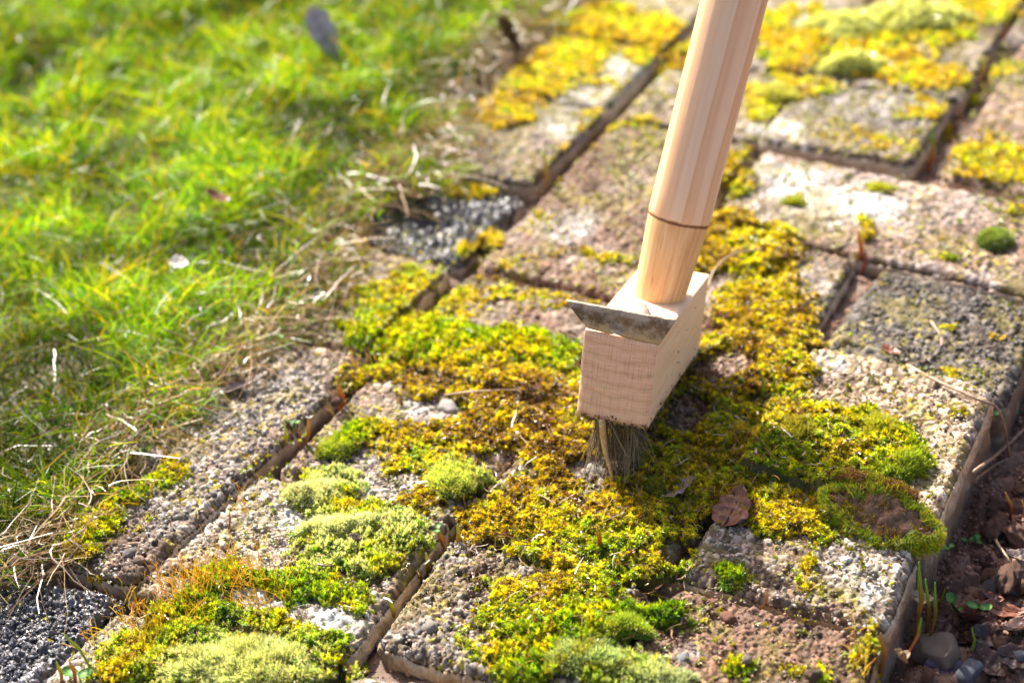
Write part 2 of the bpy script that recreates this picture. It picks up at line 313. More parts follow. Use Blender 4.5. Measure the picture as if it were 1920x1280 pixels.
def paver(k, quad, tone, hz, rel):
    FL, FR, NR, NL = quad; c0 = quad.mean(0); cpx = proj(c0[0:1],c0[1:2]); dist = np.linalg.norm(np.array([*c0,0])-CAM)
    inview = (-200 < cpx[0][0] < 2150) and (-150 < cpx[1][0] < 1450)
    step = (.0007 if dist < .83 else .0012 if dist < 1.05 else .002) if inview else .004
    L1 = np.linalg.norm(FR-FL); L2 = np.linalg.norm(NL-FL); n = int(L2/step)+2; m = int(L1/step)+2
    a = np.linspace(0,1,n)[:,None]; b = np.linspace(0,1,m)[None,:]
    # rounded corners in local metric coordinates
    U = (b-.5)*L1+0*a; V = (a-.5)*L2+0*b; r = .007; hx, hy = L1/2-r, L2/2-r
    ax, ay = np.abs(U), np.abs(V); cx = np.maximum(ax-hx,0); cy = np.maximum(ay-hy,0)
    mx = np.maximum(cx,cy); ln = np.hypot(cx,cy)+1e-9; f = np.where((cx>0)&(cy>0), mx/ln, 1.)
    U = np.sign(U)*(np.minimum(ax,hx)+cx*f); V = np.sign(V)*(np.minimum(ay,hy)+cy*f)
    bb = U/L1+.5; aa = V/L2+.5
    P = (FL*(1-bb)[...,None]+FR*bb[...,None])*(1-aa)[...,None]+(NL*(1-bb)[...,None]+NR*bb[...,None])*aa[...,None]
    X, Y = P[...,0], P[...,1]; s = 100+k*13
    ed = np.minimum(np.minimum(L1/2-np.abs(U), L2/2-np.abs(V)), np.where((cx>0)&(cy>0), r-np.hypot(cx*f,cy*f)*1.0, 9))
    ed = np.maximum(ed,0)
    wx_ = (fbm(X*400,Y*400,s+30)-.5)*.0022; wy_ = (fbm(X*400,Y*400,s+31)-.5)*.0022
    f1,f2,idd = wor((X+wx_)*330+k,(Y+wy_)*330,s); g1,g2,id2 = wor((X+wx_)*620,(Y+wy_)*620+k,s+1); k1,k2,id3 = wor((X+wx_)*150,(Y+wy_)*150+k,s+2)
    peb = sst(f2-f1,.04,.34)*(idd>.22)*(.45+.55*idd); peb2 = sst(g2-g1,.05,.4)*id2; big = sst(.30-k1,0,.12)*(id3>.8)
    z = hz+(fbm(X*25,Y*25,s)-.5)*.0035*rel**.5+(fbm(X*90,Y*90,s+3)-.5)*.002*rel + (peb*.0008+peb2*.0005)*rel + big*.0009*rel + (fbm(X*700,Y*700,s+32)-.5)*.0007*rel
    pit = sst(fbm(X*170,Y*170,s+4),.62,.8); z -= pit*.0016*rel
    chip = .002+.0045*fbm(X*70,Y*70,s+5)
    e = np.clip(1-ed/chip,0,1); z -= e*e*(.0028+.002*fbm(X*120,Y*120,s+6))
    # colour of each pebble against the cement
    px, py = proj(X, Y, hz)
    tone = np.array(tone)*(np.array([.77,.76,.74]) if np.mean(tone) > .15 else .9); lum = tone.mean()*1.4
    idq = h2(np.floor(idd*7919),3,s+11); idq = idq**1.4; pc = np.stack([.45+1.55*idq, .44+1.52*idq, .43+1.50*idq],-1); warm = h2(np.floor(idd*997),0,s+7)
    pc = pc*mixc(np.array([1.12,.98,.84]),np.array([.94,1.0,1.08]),warm)
    C = tone*mixc(np.array([.34,.26,.19]), pc, np.clip(peb*1.5+peb2*.5,0,1))
    C = mixc(C, tone*1.25+.03, big)
    C *= (.62+.76*fbm(X*30,Y*30,s+8))[...,None]
    st1 = sst(fbm(X*22,Y*22,501,5)+.15*(fbm(X*300,Y*300,502)-.5),.46,.64); C = mixc(C, C*np.array([.62,.46,.34]), st1*.75)
    lc = lich_at(X,Y,px,py)*(.85 if lum > .15 else 0); C = mixc(C, np.array([.50,.49,.46])*(.6+.6*id2)[...,None], lc)
    dr = dirt_at(X,Y,px,py); C = mixc(C, np.array([.15,.085,.055])*(.5+1.1*id2)[...,None], np.clip(dr*1.15-peb*.25,0,.92))
    z += dr*.0006*(id2-.3)
    alg = sst(fbm(X*55,Y*55,77)+.25*fbm(X*200,Y*200,78),.62,.85); C = mixc(C, np.array([.20,.16,.03]), alg*.55*(lum>.15)); sp_ = sst(fbm(X*420,Y*420,79,2),.66,.74)*sst(fbm(X*35,Y*35,80),.4,.6); C = mixc(C, np.array([.36,.30,.03]), sp_*.8)
    C *= (1-.3*pit)[...,None]
    top = np.stack([X,Y,z],-1).reshape(-1,3)
    # skirt: boundary loop pushed out and down
    idx = np.arange(n*m).reshape(n,m); loop = np.concatenate([idx[0,:-1], idx[:-1,-1], idx[-1,:0:-1], idx[:0:-1,0]])
    cen = np.array([*c0,0.]); V_ = [top]; CC = [np.clip(C.reshape(-1,3),0,.9)]; Fq = [grid_faces(n,m)[:, ::-1]]
    prev = loop; base = top[loop]; d = base[:,:2]-c0; nrm = np.stack([np.sign(np.round(d[:,0]/L1*2.08,0)),np.sign(np.round(d[:,1]/L2*2.08,0))],-1)
    axx = (FR-FL)/L1; ayy = (FL-NL)/L2; lu = (d@axx)/(L1/2); lv = (d@ayy)/(L2/2)
    nr = axx*(np.sign(lu)*(np.abs(lu)>.93))[:,None]+ayy*(np.sign(lv)*(np.abs(lv)>.93))[:,None]; nr /= np.linalg.norm(nr,axis=1)[:,None]+1e-9
    L = len(loop); off = n*m; par = np.arange(L)*step
    for q,(dz,ou) in enumerate([(-.0006,.0006),(-.0014,.0010),(-.003,.0013),(-.005,.0013),(-.0075,.0014),(-.0105,.0014),(-.014,.0014),(-.018,.0013),(-.023,.0013),(-.029,.0012),(-.044,.001)]):
        w1 = ((fbm(par*180,np.full(L,dz*180),s+20)-.5)*.0024+(vn(par*420,np.full(L,dz*420),s+25)-.5)*.0010)*rel**.5*min(1,-dz/.003)
        pit2 = sst(vn(par*330,np.full(L,dz*330),s+21),.75,.95)*.0012
        ring = base.copy(); ring[:,:2] += nr*(ou+w1-pit2)[:,None]; ring[:,2] = base[:,2]+dz*(1+.1*w1/.001)
        ring[:,2] = base[:,2]*(1-q/10)+hz*(q/10)+dz
        V_.append(ring); cc = tone*np.array([1.5,1.3,1.02])*(.6+.7*fbm(par*160,np.full(L,dz*400),s+22))[:,None]  # sides warmer and lighter than the top: bounced light painted into the colour
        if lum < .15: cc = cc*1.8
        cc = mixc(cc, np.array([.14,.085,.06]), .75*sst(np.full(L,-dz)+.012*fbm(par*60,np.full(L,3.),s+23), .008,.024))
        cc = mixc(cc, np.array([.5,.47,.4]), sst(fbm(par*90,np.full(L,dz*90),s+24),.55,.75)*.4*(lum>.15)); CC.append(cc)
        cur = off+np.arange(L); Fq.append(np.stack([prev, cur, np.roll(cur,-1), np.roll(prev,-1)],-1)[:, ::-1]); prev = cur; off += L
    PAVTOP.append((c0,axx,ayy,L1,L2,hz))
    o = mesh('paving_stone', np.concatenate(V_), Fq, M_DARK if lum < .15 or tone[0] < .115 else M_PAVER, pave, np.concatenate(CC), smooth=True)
    # normals must face outwards
    return o
for k,(q,t,h,r) in enumerate(QUADS): paver(k,q,t,h,r)

def onpave(X, Y):
    v = np.zeros(X.shape); hz = np.full(X.shape,-.02)
    for c0,ax,ay,L1,L2,h in PAVTOP:
        dx, dy = X-c0[0], Y-c0[1]; u = np.abs(dx*ax[0]+dy*ax[1]); q = np.abs(dx*ay[0]+dy*ay[1])
        i = (u < L1/2-.001) & (q < L2/2-.001); hz = np.where(i,h,hz); v = np.where(i,1,v)
    return v, hz

# soil sheet: shallow in the joints, deep bed to the right, level with the stones under the lawn
def soil_h(X, Y, px, py):
    lawn = sst(inpoly(px,py,LAWN), -30, 60)
    bed = sst(X, .183, .2)*(Y < .06)
    bed = np.maximum(bed, sst(X,.19,.205)*sst(-Y,-.12,-.06))
    f1,f2,i1 = wor(X*38,Y*38,61); g1,g2,i2 = wor(X*95,Y*95,62); k1,_,i3 = wor(X*230,Y*230,63)
    lump = np.clip(1-f1,0,1)**.7*(.3+i1)*.010+np.clip(1-g1,0,1)**.6*(.3+i2)*.0045+np.clip(1-k1,0,1)*i3*.002
    jl = np.clip(1-g1,0,1)*.002*(.4+i2)+(fbm(X*60,Y*60,64)-.5)*.006
    z = -.0125+jl
    z = z*(1-bed)+(-.041+lump-.007*np.exp(-np.clip(X-.2,0,1)/.008))*bed
    z = z*(1-lawn)+(-.002+.008*fbm(X*20,Y*20,65)+jl)*lawn
    return z, lawn, bed, (i2,i3)
def soil_sheet():
    xs = np.unique(np.concatenate([np.linspace(-6,-.75,22), np.arange(-.75,-.05,.0035), np.arange(-.05,.165,.0022), np.arange(.165,.36,.0012), np.linspace(.36,.6,60), np.linspace(.6,6,22)]))
    ys = np.unique(np.concatenate([np.linspace(-6,-.45,22), np.arange(-.45,.1,.0016), np.arange(.1,.6,.004), np.linspace(.6,6,26)]))
    X, Y = np.meshgrid(xs,ys,indexing='ij'); px, py = proj(X,Y)
    bad = (np.abs(X)>1)|(np.abs(Y)>1); px = np.where(bad,np.where(X<0,-500,2500),px); py = np.where(bad,600,py)
    z, lawn, bed, (i2,i3) = soil_h(X,Y,px,py)
    c = mixc(np.array([.12,.075,.052]), np.array([.20,.115,.08]), bed)*(.55+.6*i2+.35*i3)[...,None]*(.8+.4*fbm(X*40,Y*40,66))[...,None]
    c = mixc(c, np.array([.09,.085,.03]), lawn*.6)
    mesh('soil', np.stack([X,Y,z],-1).reshape(-1,3), grid_faces(len(xs),len(ys)), M_SOIL, None, c.reshape(-1,3), smooth=True)['kind'] = 'structure'
soil_sheet()

# ------------------------------------------------------------------ scattering (only for what nobody could count)
SRC = []
def scatter(name, P, eul, scl, cols, frost, sources, label, seed=0):
    n = len(P); me = bpy.data.meshes.new(name); me.vertices.add(n); me.vertices.foreach_set('co', np.asarray(P,np.float32).ravel())
    def at(nm,ty,key,v): a = me.attributes.new(nm,ty,'POINT'); a.data.foreach_set(key, np.asarray(v).ravel())
    at('rot','FLOAT_VECTOR','vector',np.asarray(eul,np.float32)); at('scl','FLOAT_VECTOR','vector',np.asarray(scl,np.float32))
    c = np.ones((n,4),np.float32); c[:,:3] = cols; at('col','FLOAT_COLOR','color',c)
    at('frost','FLOAT','value',np.asarray(frost,np.float32)); at('pick','INT','value',RNG.integers(0,len(sources),n).astype(np.int32))
    o = bpy.data.objects.new(name, me); COL.objects.link(o); tag(o,label,None,None,'stuff')
    coll = bpy.data.collections.new(name+'_shapes')
    for s_ in sources:
        if s_.name not in coll.objects: coll.objects.link(s_)
        if s_.name in COL.objects: COL.objects.unlink(s_)
    ng = bpy.data.node_groups.new(name+'_nodes','GeometryNodeTree')
    ng.interface.new_socket('Geometry', in_out='INPUT', socket_type='NodeSocketGeometry'); ng.interface.new_socket('Geometry', in_out='OUTPUT', socket_type='NodeSocketGeometry')
    nd = ng.nodes; lk = ng.links; gi = nd.new('NodeGroupInput'); go = nd.new('NodeGroupOutput')
    ci = nd.new('GeometryNodeCollectionInfo'); ci.inputs[0].default_value = coll; ci.inputs[1].default_value = True; ci.inputs[2].default_value = True
    ip = nd.new('GeometryNodeInstanceOnPoints'); lk.new(gi.outputs[0], ip.inputs['Points']); lk.new(ci.outputs[0], ip.inputs['Instance']); ip.inputs['Pick Instance'].default_value = True
    def na(nm,ty): a = nd.new('GeometryNodeInputNamedAttribute'); a.data_type = ty; a.inputs[0].default_value = nm; return a.outputs[0]
    lk.new(na('pick','INT'), ip.inputs['Instance Index'])
    e2r = nd.new('FunctionNodeEulerToRotation'); lk.new(na('rot','FLOAT_VECTOR'), e2r.inputs[0]); lk.new(e2r.outputs[0], ip.inputs['Rotation'])
    lk.new(na('scl','FLOAT_VECTOR'), ip.inputs['Scale']); lk.new(ip.outputs[0], go.inputs[0])
    md = o.modifiers.new('scatter','NODES'); md.node_group = ng
    return o
def shoot_mesh(name, seed, tiers, width, mat, curl=.15, H=1.0):
    """moss shoot: pointed leaves round a short stem; unit = 1 mm"""
    rg = np.random.default_rng(seed); V = []; Fc = []; tip = []
    for (cnt, L, el, z0) in tiers:
        a0 = rg.random()*6.28
        for i in range(cnt):
            a = a0+i*6.2832/cnt+rg.normal(0,.2); l = L*rg.uniform(.75,1.15); e = math.radians(el+rg.normal(0,9))
            d = np.array([math.cos(a)*math.cos(e), math.sin(a)*math.cos(e), math.sin(e)]); s = np.array([-math.sin(a),math.cos(a),0])
            up = np.cross(d,s)*-1; b = np.array([0,0,z0]); mid = b+d*l*.45+np.array([0,0,curl*.2*l]); tp = b+d*l-np.array([0,0,curl*l])*rg.uniform(.3,1.3)
            k = len(V); V += [b, mid+s*width*l*.5-up*.1*l, tp, mid-s*width*l*.5-up*.1*l]; Fc += [[k,k+1,k+2],[k,k+2,k+3]]; tip += [0,.25,1,.25]
    V = np.array(V)*.001
    return mesh(name, V, np.array(Fc), mat, attr={'tip':tip})
SH_STAR = [shoot_mesh('moss_rosette', 50+i, [(5,1.9,12,.1),(6,1.9,38,.5),(4,1.5,65,.8)], .42, M_SHOOT) for i in range(5)]
SH_NEED = [shoot_mesh('moss_needle', 70+i, [(6,2.2,35,.0),(6,2.5,62,.3),(4,2.4,82,.5)], .2, M_SHOOT, .05) for i in range(4)]

def moss_all():
    # visible ground raster
    st = .0015; xs = np.arange(-.75,.32,st); ys = np.arange(-.44,.62,st); X, Y = np.meshgrid(xs,ys,indexing='ij')
    px, py = proj(X,Y); vis = (px>-80)&(px<2000)&(py>-80)&(py<1370)
    cov, hg, hue, fr, idd = moss_at(X,Y); raw = RAWC; pv, hz = onpave(X,Y)
    cov = cov*vis
    lawn = inpoly(px,py,LAWN); cov = np.where(lawn>25,0,cov)
    thick = hg > .0035
    base = np.where(pv>0, hz, np.where(thick, -.003, -.012))
    # solid cushion of old moss and humus beneath the shoots
    dx = fbm(X*300,Y*300,90)
    top = base+hg*.72-.0008+(dx-.5)*.0012
    keep = (cov > .25)&(X<.19)
    idx = -np.ones(X.shape,int); cells = keep[:-1,:-1]&keep[1:,:-1]&keep[1:,1:]&keep[:-1,1:]
    i,j = np.nonzero(cells); vv = np.zeros(X.shape,bool)
    for a,b in ((0,0),(1,0),(1,1),(0,1)): vv[i+a,j+b] = True
    # border points sink into the stone
    er = vv.copy(); full = np.zeros(X.shape,bool); full[1:-1,1:-1] = cells[:-1,:-1][:X.shape[0]-2,:X.shape[1]-2]&cells[1:,:-1]&cells[:-1,1:]&cells[1:,1:]
    top = np.where(full, top, base-.003)
    idx[vv] = np.arange(vv.sum())
    Fq = np.stack([idx[i,j],idx[i+1,j],idx[i+1,j+1],idx[i,j+1]],-1)
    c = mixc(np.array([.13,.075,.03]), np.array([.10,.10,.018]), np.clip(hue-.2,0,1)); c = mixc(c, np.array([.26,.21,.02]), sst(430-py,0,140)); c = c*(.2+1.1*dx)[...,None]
    o = mesh('moss_humus', np.stack([X[vv],Y[vv],top[vv]],-1), Fq, M_SOIL, None, c[vv], smooth=True)
    tag(o,'brown matted base of the moss covering the pavers and joints',None,None,'stuff')
    # shoots
    gx, gy = np.gradient(np.where(cov>.1,hg,0),st)
    n = 900000; rx = RNG.uniform(-.75,.2,n); ry = RNG.uniform(-.44,.62,n)
    ii = ((rx+.75)/st).astype(int).clip(0,X.shape[0]-1); jj = ((ry+.44)/st).astype(int).clip(0,X.shape[1]-1)
    dist = np.sqrt((rx-CAM[0])**2+(ry-CAM[1])**2+CAM[2]**2)
    acc = cov[ii,jj]*np.clip((.8/dist)**1.5,0,1)*1.35
    ok = RNG.random(n) < acc; rx,ry,ii,jj,dist = rx[ok],ry[ok],ii[ok],jj[ok],dist[ok]
    far = np.clip((dist/.8)**.75,1,1.6)
    H = hg[ii,jj]; hu = hue[ii,jj]; f_ = fr[ii,jj]; bz = base[ii,jj]
    z = bz+H*.72-.0006
    n = len(rx); r1 = RNG.random(n); r2 = RNG.random(n); patch = fbm(rx*70,ry*70,91); patch2 = vn(rx*160,ry*160,92)
    t = np.clip(hu+(patch-.5)*1.9+(r1-.5)*.9+(patch2-.5)*.5,-.2,2.3)
    keys = np.array([-.2,.15,.5,.9,1.3,1.8,2.3]); cl = np.array([(.13,.07,.015),(.33,.23,.012),(.54,.44,.010),(.60,.56,.012),(.44,.54,.014),(.26,.43,.018),(.11,.28,.02)])
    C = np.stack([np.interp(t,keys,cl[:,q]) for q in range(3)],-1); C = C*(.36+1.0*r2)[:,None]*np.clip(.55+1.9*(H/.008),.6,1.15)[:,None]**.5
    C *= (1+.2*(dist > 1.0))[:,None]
    brown = (RNG.random(n) < .10*np.clip(1.6-hu,0,1)); C[brown] = np.array([.16,.07,.03])*(.5+RNG.random(brown.sum()))[:,None]
    tilt = .55; eu = np.stack([gy[ii,jj]*.6+RNG.normal(0,tilt*.6,n), -gx[ii,jj]*.6+RNG.normal(0,tilt*.6,n), RNG.uniform(0,6.28,n)],-1)
    s = (.58+.62*RNG.random(n)**1.3)*far*np.clip(.65+H/.012,.6,1.15); sc = np.stack([s,s,s*(.8+.5*RNG.random(n))],-1)
    need = (hu+RNG.normal(0,.2,n) > 1.42); P = np.stack([rx,ry,z],-1)
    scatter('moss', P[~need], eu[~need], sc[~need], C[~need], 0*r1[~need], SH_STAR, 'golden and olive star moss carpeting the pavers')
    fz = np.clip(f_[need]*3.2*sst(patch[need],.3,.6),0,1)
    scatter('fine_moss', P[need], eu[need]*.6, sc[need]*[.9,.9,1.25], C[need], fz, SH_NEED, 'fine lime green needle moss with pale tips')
    print('moss', n, need.sum())
    # single shoots and crumbs of moss strewn over bare stone, denser round the cushions
    m = 230000; sx = RNG.uniform(-.7,.2,m); sy = RNG.uniform(-.44,.6,m); a = ((sx+.75)/st).astype(int).clip(0,X.shape[0]-1); b = ((sy+.44)/st).astype(int).clip(0,X.shape[1]-1)
    clus = sst(fbm(sx*110,sy*110,611,3),.50,.68); fine = sst(fbm(sx*330,sy*330,612,2),.42,.6)
    ok = (RNG.random(m) < (.62*sst(raw[a,b],.08,.5)*(.15+fine)+.20*clus*fine*(sx > -.28)+.003))&(cov[a,b] < .25)&(pv[a,b] > 0)&(lawn[a,b] < 20)&vis[a,b]
    sx,sy,a,b = sx[ok],sy[ok],a[ok],b[ok]; m = len(sx); q = RNG.random(m); tt = np.clip(.8+(fbm(sx*60,sy*60,613)-.5)*2+(RNG.random(m)-.5)*.8,-.2,1.9)
    C2 = np.stack([np.interp(tt,keys,cl[:,k]) for k in range(3)],-1)*np.array([.82,.95,1])*(.3+.6*RNG.random(m))[:,None]; s2 = .38+.8*q**2
    scatter('moss_specks', np.stack([sx,sy,hz[a,b]+.0009],-1), np.stack([RNG.normal(0,.5,m),RNG.normal(0,.5,m),RNG.uniform(0,6.28,m)],-1), np.stack([s2,s2,s2*.7],-1), C2, 0*q, SH_STAR, 'scattered small yellow moss shoots on the bare stone'); print('specks',m)
    return X,Y,cov,hg,base,st
MX,MY,MCOV,MHG,MBASE,MST = moss_all()
def surf_z(x, y):
    i = int(np.clip((x+.75)/MST,0,MX.shape[0]-1)); j = int(np.clip((y+.44)/MST,0,MX.shape[1]-1))
    b = MBASE[i,j]; return float(b+(MHG[i,j]*.85 if MCOV[i,j] > .25 else 0))
def at(px, py):
    """point on the visible surface (stone, moss or soil) under a photo position"""
    z = 0.0
    for _ in range(4):
        p = gp(px,py,z)
        if p[0] > .2: q = np.array([p[0]]); r_ = np.array([p[1]]); a,b = proj(q,r_); z = float(soil_h(q,r_,a,b)[0][0])
        else:
            a,b = proj(p[0:1],p[1:2])
            z = surf_z(p[0],p[1]) if inpoly(a,b,LAWN)[0] < 0 else .004
    return gp(px,py,z)

# ------------------------------------------------------------------ strands: grass, straw, setae, bristles
def strands(name, B, D, Ln, bend, wid, cols, mat, seg=4, flat=True, droop=.6, tipw=.1, tipcol=None, parent=None, kink=0):
    """B base points, D directions, Ln lengths, bend sideways vectors"""
    n = len(B); t = np.linspace(0,1,seg+1); D = D/np.linalg.norm(D,axis=1)[:,None]
    C = B[:,None,:]+D[:,None,:]*(Ln[:,None]*t)[...,None]+bend[:,None,:]*(t**2)[None,:,None]*Ln[:,None,None]
    C[:,:,2] -= (t**2.2)[None,:]*Ln[:,None]*np.asarray(droop).reshape(-1,1)
    if kink: C += RNG.normal(0,1,(n,seg+1,3))*kink*Ln[:,None,None]*t[None,:,None]
    T = np.gradient(C,axis=1); T /= np.linalg.norm(T,axis=2)[...,None]+1e-9
    up = RNG.normal(0,1,(n,1,3)); S = np.cross(T,up); S /= np.linalg.norm(S,axis=2)[...,None]+1e-9
    wd = wid[:,None]*(1-(1-tipw)*t**1.7)[None,:]
    if flat:
        V = np.stack([C-S*wd[...,None]*.5, C+S*wd[...,None]*.5],2); k = 2
    else:
        S2 = np.cross(T,S); V = np.stack([C+(S*math.cos(a)+S2*math.sin(a))*wd[...,None]*.5 for a in (0,2.094,4.189)],2); k = 3
    V = V.reshape(-1,3); base = (np.arange(n)*(seg+1)*k)[:,None]; Fq = []
    for s_ in range(seg):
        for q in range(k if k == 3 else 1):
            q2 = (q+1)%k; a = base+s_*k
            Fq.append(np.concatenate([a+q, a+q2, a+k+q2, a+k+q],1))
    cc = np.repeat(cols[:,None,:],seg+1,1)
    if tipcol is not None: cc = cc+(np.asarray(tipcol)-cc)*(t**1.5)[None,:,None]
    cc = np.repeat(cc[:,:,None,:],k,2).reshape(-1,3)
    return mesh(name, V, np.concatenate(Fq), mat, parent, cc)
def palette(keys, w, n, var=.35):
    k = RNG.choice(len(keys), n, p=np.array(w)/sum(w)); return np.array(keys)[k]*(1-var/2+var*RNG.random((n,1)))
def lawn():
    n = 720000; x = RNG.uniform(-1.5,.15,n); y = RNG.uniform(-.55,1.2,n); px, py = proj(x,y)
    d = inpoly(px,py,LAWN)+(fbm(x*45,y*45,95)-.5)*90
    ok = (d > 0)&(px>-900)&(px<1500)&(py>-520)&(py<1500)&((RNG.random(n)<.5)|((px>-150)&(py>-150))); x,y,px,py,d = x[ok],y[ok],px[ok],py[ok],d[ok]
    tuft = fbm(x*35,y*35,96); tuft2 = fbm(x*9,y*9,97)
    edge = sst(d,0,110)
    dist = np.sqrt((x-CAM[0])**2+(y-CAM[1])**2+CAM[2]**2)
    keepn = RNG.random(len(x)) < (.25+1.1*tuft)*(.6+.4*edge)*np.clip((.8/dist)**1.0,0,1)*1.15
    x,y,px,py,d,tuft,tuft2,edge,dist = [q[keepn] for q in (x,y,px,py,d,tuft,tuft2,edge,dist)]; n = len(x)
    B = np.stack([x,y,np.full(n,.001)+.006*RNG.random(n)],-1)
    # tufts lean together
    la = fbm(x*18,y*18,98)*12.6; lean = .1+.38*RNG.random(n); D = np.stack([np.cos(la)*lean+RNG.normal(0,.35,n), np.sin(la)*lean+RNG.normal(0,.35,n), np.full(n,1.)],-1)
    out = (1-edge)*.9; D[:,0] += out*.8; D[:,1] -= out*.5
    Ln = (.010+.020*RNG.random(n)**1.5)*(.65+.7*tuft)*(.75+.35*edge); Ln *= np.clip((dist/.9)**.3,1,1.2)
    bend = RNG.normal(0,.36,(n,3))*[1,1,.1]
    cols = palette([(.16,.34,.012),(.26,.42,.012),(.42,.46,.015),(.06,.20,.015),(.58,.40,.03),(.34,.28,.14),(.10,.25,.03)],[30,28,16,14,7,.5,6],n)
    sh = sst(.4*tuft2+.6*tuft,.34,.66)[:,None]; cols = cols*(.2+.9*sh)*(1-.4*sst(-py,-150,100))[:,None]  # tufts vary in tone; shade painted into the blades towards the far end
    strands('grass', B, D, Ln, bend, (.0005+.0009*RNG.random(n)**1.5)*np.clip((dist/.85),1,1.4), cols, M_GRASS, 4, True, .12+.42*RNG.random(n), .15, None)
    o = bpy.data.objects['grass']; tag(o,'bright green fine lawn grass growing over the paving edge',None,None,'stuff'); print('grass',n)
    # dead tangled straw, mostly along the edge
    n = 190000; x = RNG.uniform(-.9,.1,n); y = RNG.uniform(-.5,.7,n); px, py = proj(x,y); d = inpoly(px,py,LAWN)
    pr = np.exp(-((d-22)/52)**2)*(d>-25)*(.45+1.9*(fbm(x*25,y*25,99)-.2))+.02*(d>0)
    ok = (RNG.random(n) < pr*.8)&(px>-200)&(px<1250)&(py>-150)&(py<1350); x,y,d = x[ok],y[ok],d[ok]; n = len(x)
    B = np.stack([x,y,.004+.012*RNG.random(n)],-1); a = RNG.random(n)*6.28
    D = np.stack([np.cos(a),np.sin(a),.35*RNG.random(n)],-1)
    cols = palette([(.42,.31,.18),(.34,.22,.12),(.18,.11,.06),(.44,.35,.23),(.46,.30,.05)],[28,30,24,6,12],n)
    o = strands('dry_grass', B, D, .006+.017*RNG.random(n)**1.3, RNG.normal(0,1.1,(n,3))*[1,1,.2], .0004+.0006*RNG.random(n), cols, M_STRAW, 5, True, .12+.2*RNG.random(n), .4, None, None, .05)
    tag(o,'tangled dry straw along the lawn edge',None,None,'stuff'); print('straw',n)
lawn()

# moss stalks with capsules
def setae():
    P = []
    for (cx,cy,rx,ry,num) in [(290,1140,80,60,170),(230,1225,60,50,60),(335,1100,60,40,110),(430,1085,75,35,150),(490,1110,70,40,130),(455,950,60,25,12),(480,925,70,20,16),(230,935,60,25,26),(720,690,70,22,80),(640,760,40,20,10),
        (1430,850,60,50,45),(1140,960,90,60,50),(1350,940,120,60,60),(1510,1080,26,55,36),(1610,1220,30,50,40),(1290,900,120,50,40),(900,930,120,70,25),(1000,1180,120,60,30),(960,1240,60,40,24),(380,870,90,60,30),(1610,450,16,30,6)]:
        for _ in range(int(num*.62)):
            a = RNG.random()*6.28; r = math.sqrt(RNG.random()); P.append(at(cx+rx*r*math.cos(a), cy+ry*r*math.sin(a)))
    P = np.array(P); P[:,2] -= .0015; n = len(P)
    near = (proj(P[:,0],P[:,1])[0] < 560)
    D = np.stack([RNG.normal(-.12,.3,n),RNG.normal(.05,.3,n),np.ones(n)],-1)
    cols = palette([(.80,.60,.05),(.70,.46,.04),(.80,.72,.08),(.55,.62,.08)],[34,8,38,20],n)
    o = strands('moss_stalks', P, D, np.where(near,.008+.008*RNG.random(n),.005+.006*RNG.random(n)), RNG.normal(0,.3,(n,3)), np.full(n,.00042), cols, M_MOSS, 5, False, .1, .7, (.68,.42,.04), None, .02)
    tag(o,'thin orange spore stalks standing up from the moss',None,None,'stuff')
setae()

def scraps():
    P = []
    for (cx,cy,rx,ry,num) in [(1150,830,330,150,900),(1300,740,120,70,260),(1000,700,380,130,600),(500,1080,330,180,420),(1050,1120,260,130,450),(1550,850,200,120,300),(1380,560,140,120,200)]:
        a = RNG.random(num)*6.28; r = np.sqrt(RNG.random(num)); P += [at(cx+rx*r[k]*math.cos(a[k]), cy+ry*r[k]*math.sin(a[k])) for k in range(num)]
    P = np.array(P); n = len(P); P[:,2] += .0012; D = RNG.normal(0,1,(n,3))*[1,1,.25]
    cols = palette([(.20,.11,.06),(.34,.22,.12),(.50,.38,.22),(.12,.06,.03)],[4,4,2,3],n)
    o = strands('plant_scraps', P, D, .002+.006*RNG.random(n)**2, RNG.normal(0,.5,(n,3))*[1,1,.2], .0003+.0007*RNG.random(n)**2, cols, M_STRAW, 4, True, .05, .4, None, None, .06)
    tag(o,'torn brown scraps of dead moss and stems strewn over the moss',None,None,'stuff')
scraps()

# ------------------------------------------------------------------ grit and crumbs
def rock(name, seed, mat, sub=2, rough=.25, flat=.75, lump=0, cols=None, link=True):
    import bmesh
    bm = bmesh.new(); bmesh.ops.create_icosphere(bm, subdivisions=sub, radius=1); rg = np.random.default_rng(seed)
    V = np.array([v.co[:] for v in bm.verts]); Fc = np.array([[v.index for v in f.verts] for f in bm.faces]); bm.free()
    for k in range(13):                                  # knock flat facets off
        d = rg.normal(0,1,3); d /= np.linalg.norm(d); h = rg.uniform(.50,.9) if flat > .65 else rg.uniform(.7,.95); t = V@d; V = V-np.outer(np.clip(t-h,0,None)*.95,d)
    s = rg.random(3)*50; q = V*2.3+s
    V = V*(1+rough*(fbm(q[:,0]+q[:,2],q[:,1]-q[:,2]*.7,seed,4)-.5)[:,None]*2)
    if lump: 
        f1,_,_ = wor(V[:,0]*lump+V[:,2]*1.3+9,V[:,1]*lump-V[:,2]*1.1+9,seed); V = V*(1+.22*(.6-f1))[:,None]
    V = V*np.array([1,rg.uniform(.7,.95),flat])
    c = None
    if cols is not None:
        c = np.array(cols)*(.7+.6*fbm(V[:,0]*3+5+V[:,2],V[:,1]*3+5,seed+1))[:,None]
    return mesh(name, V, Fc, mat, None, c, smooth=sub>1)
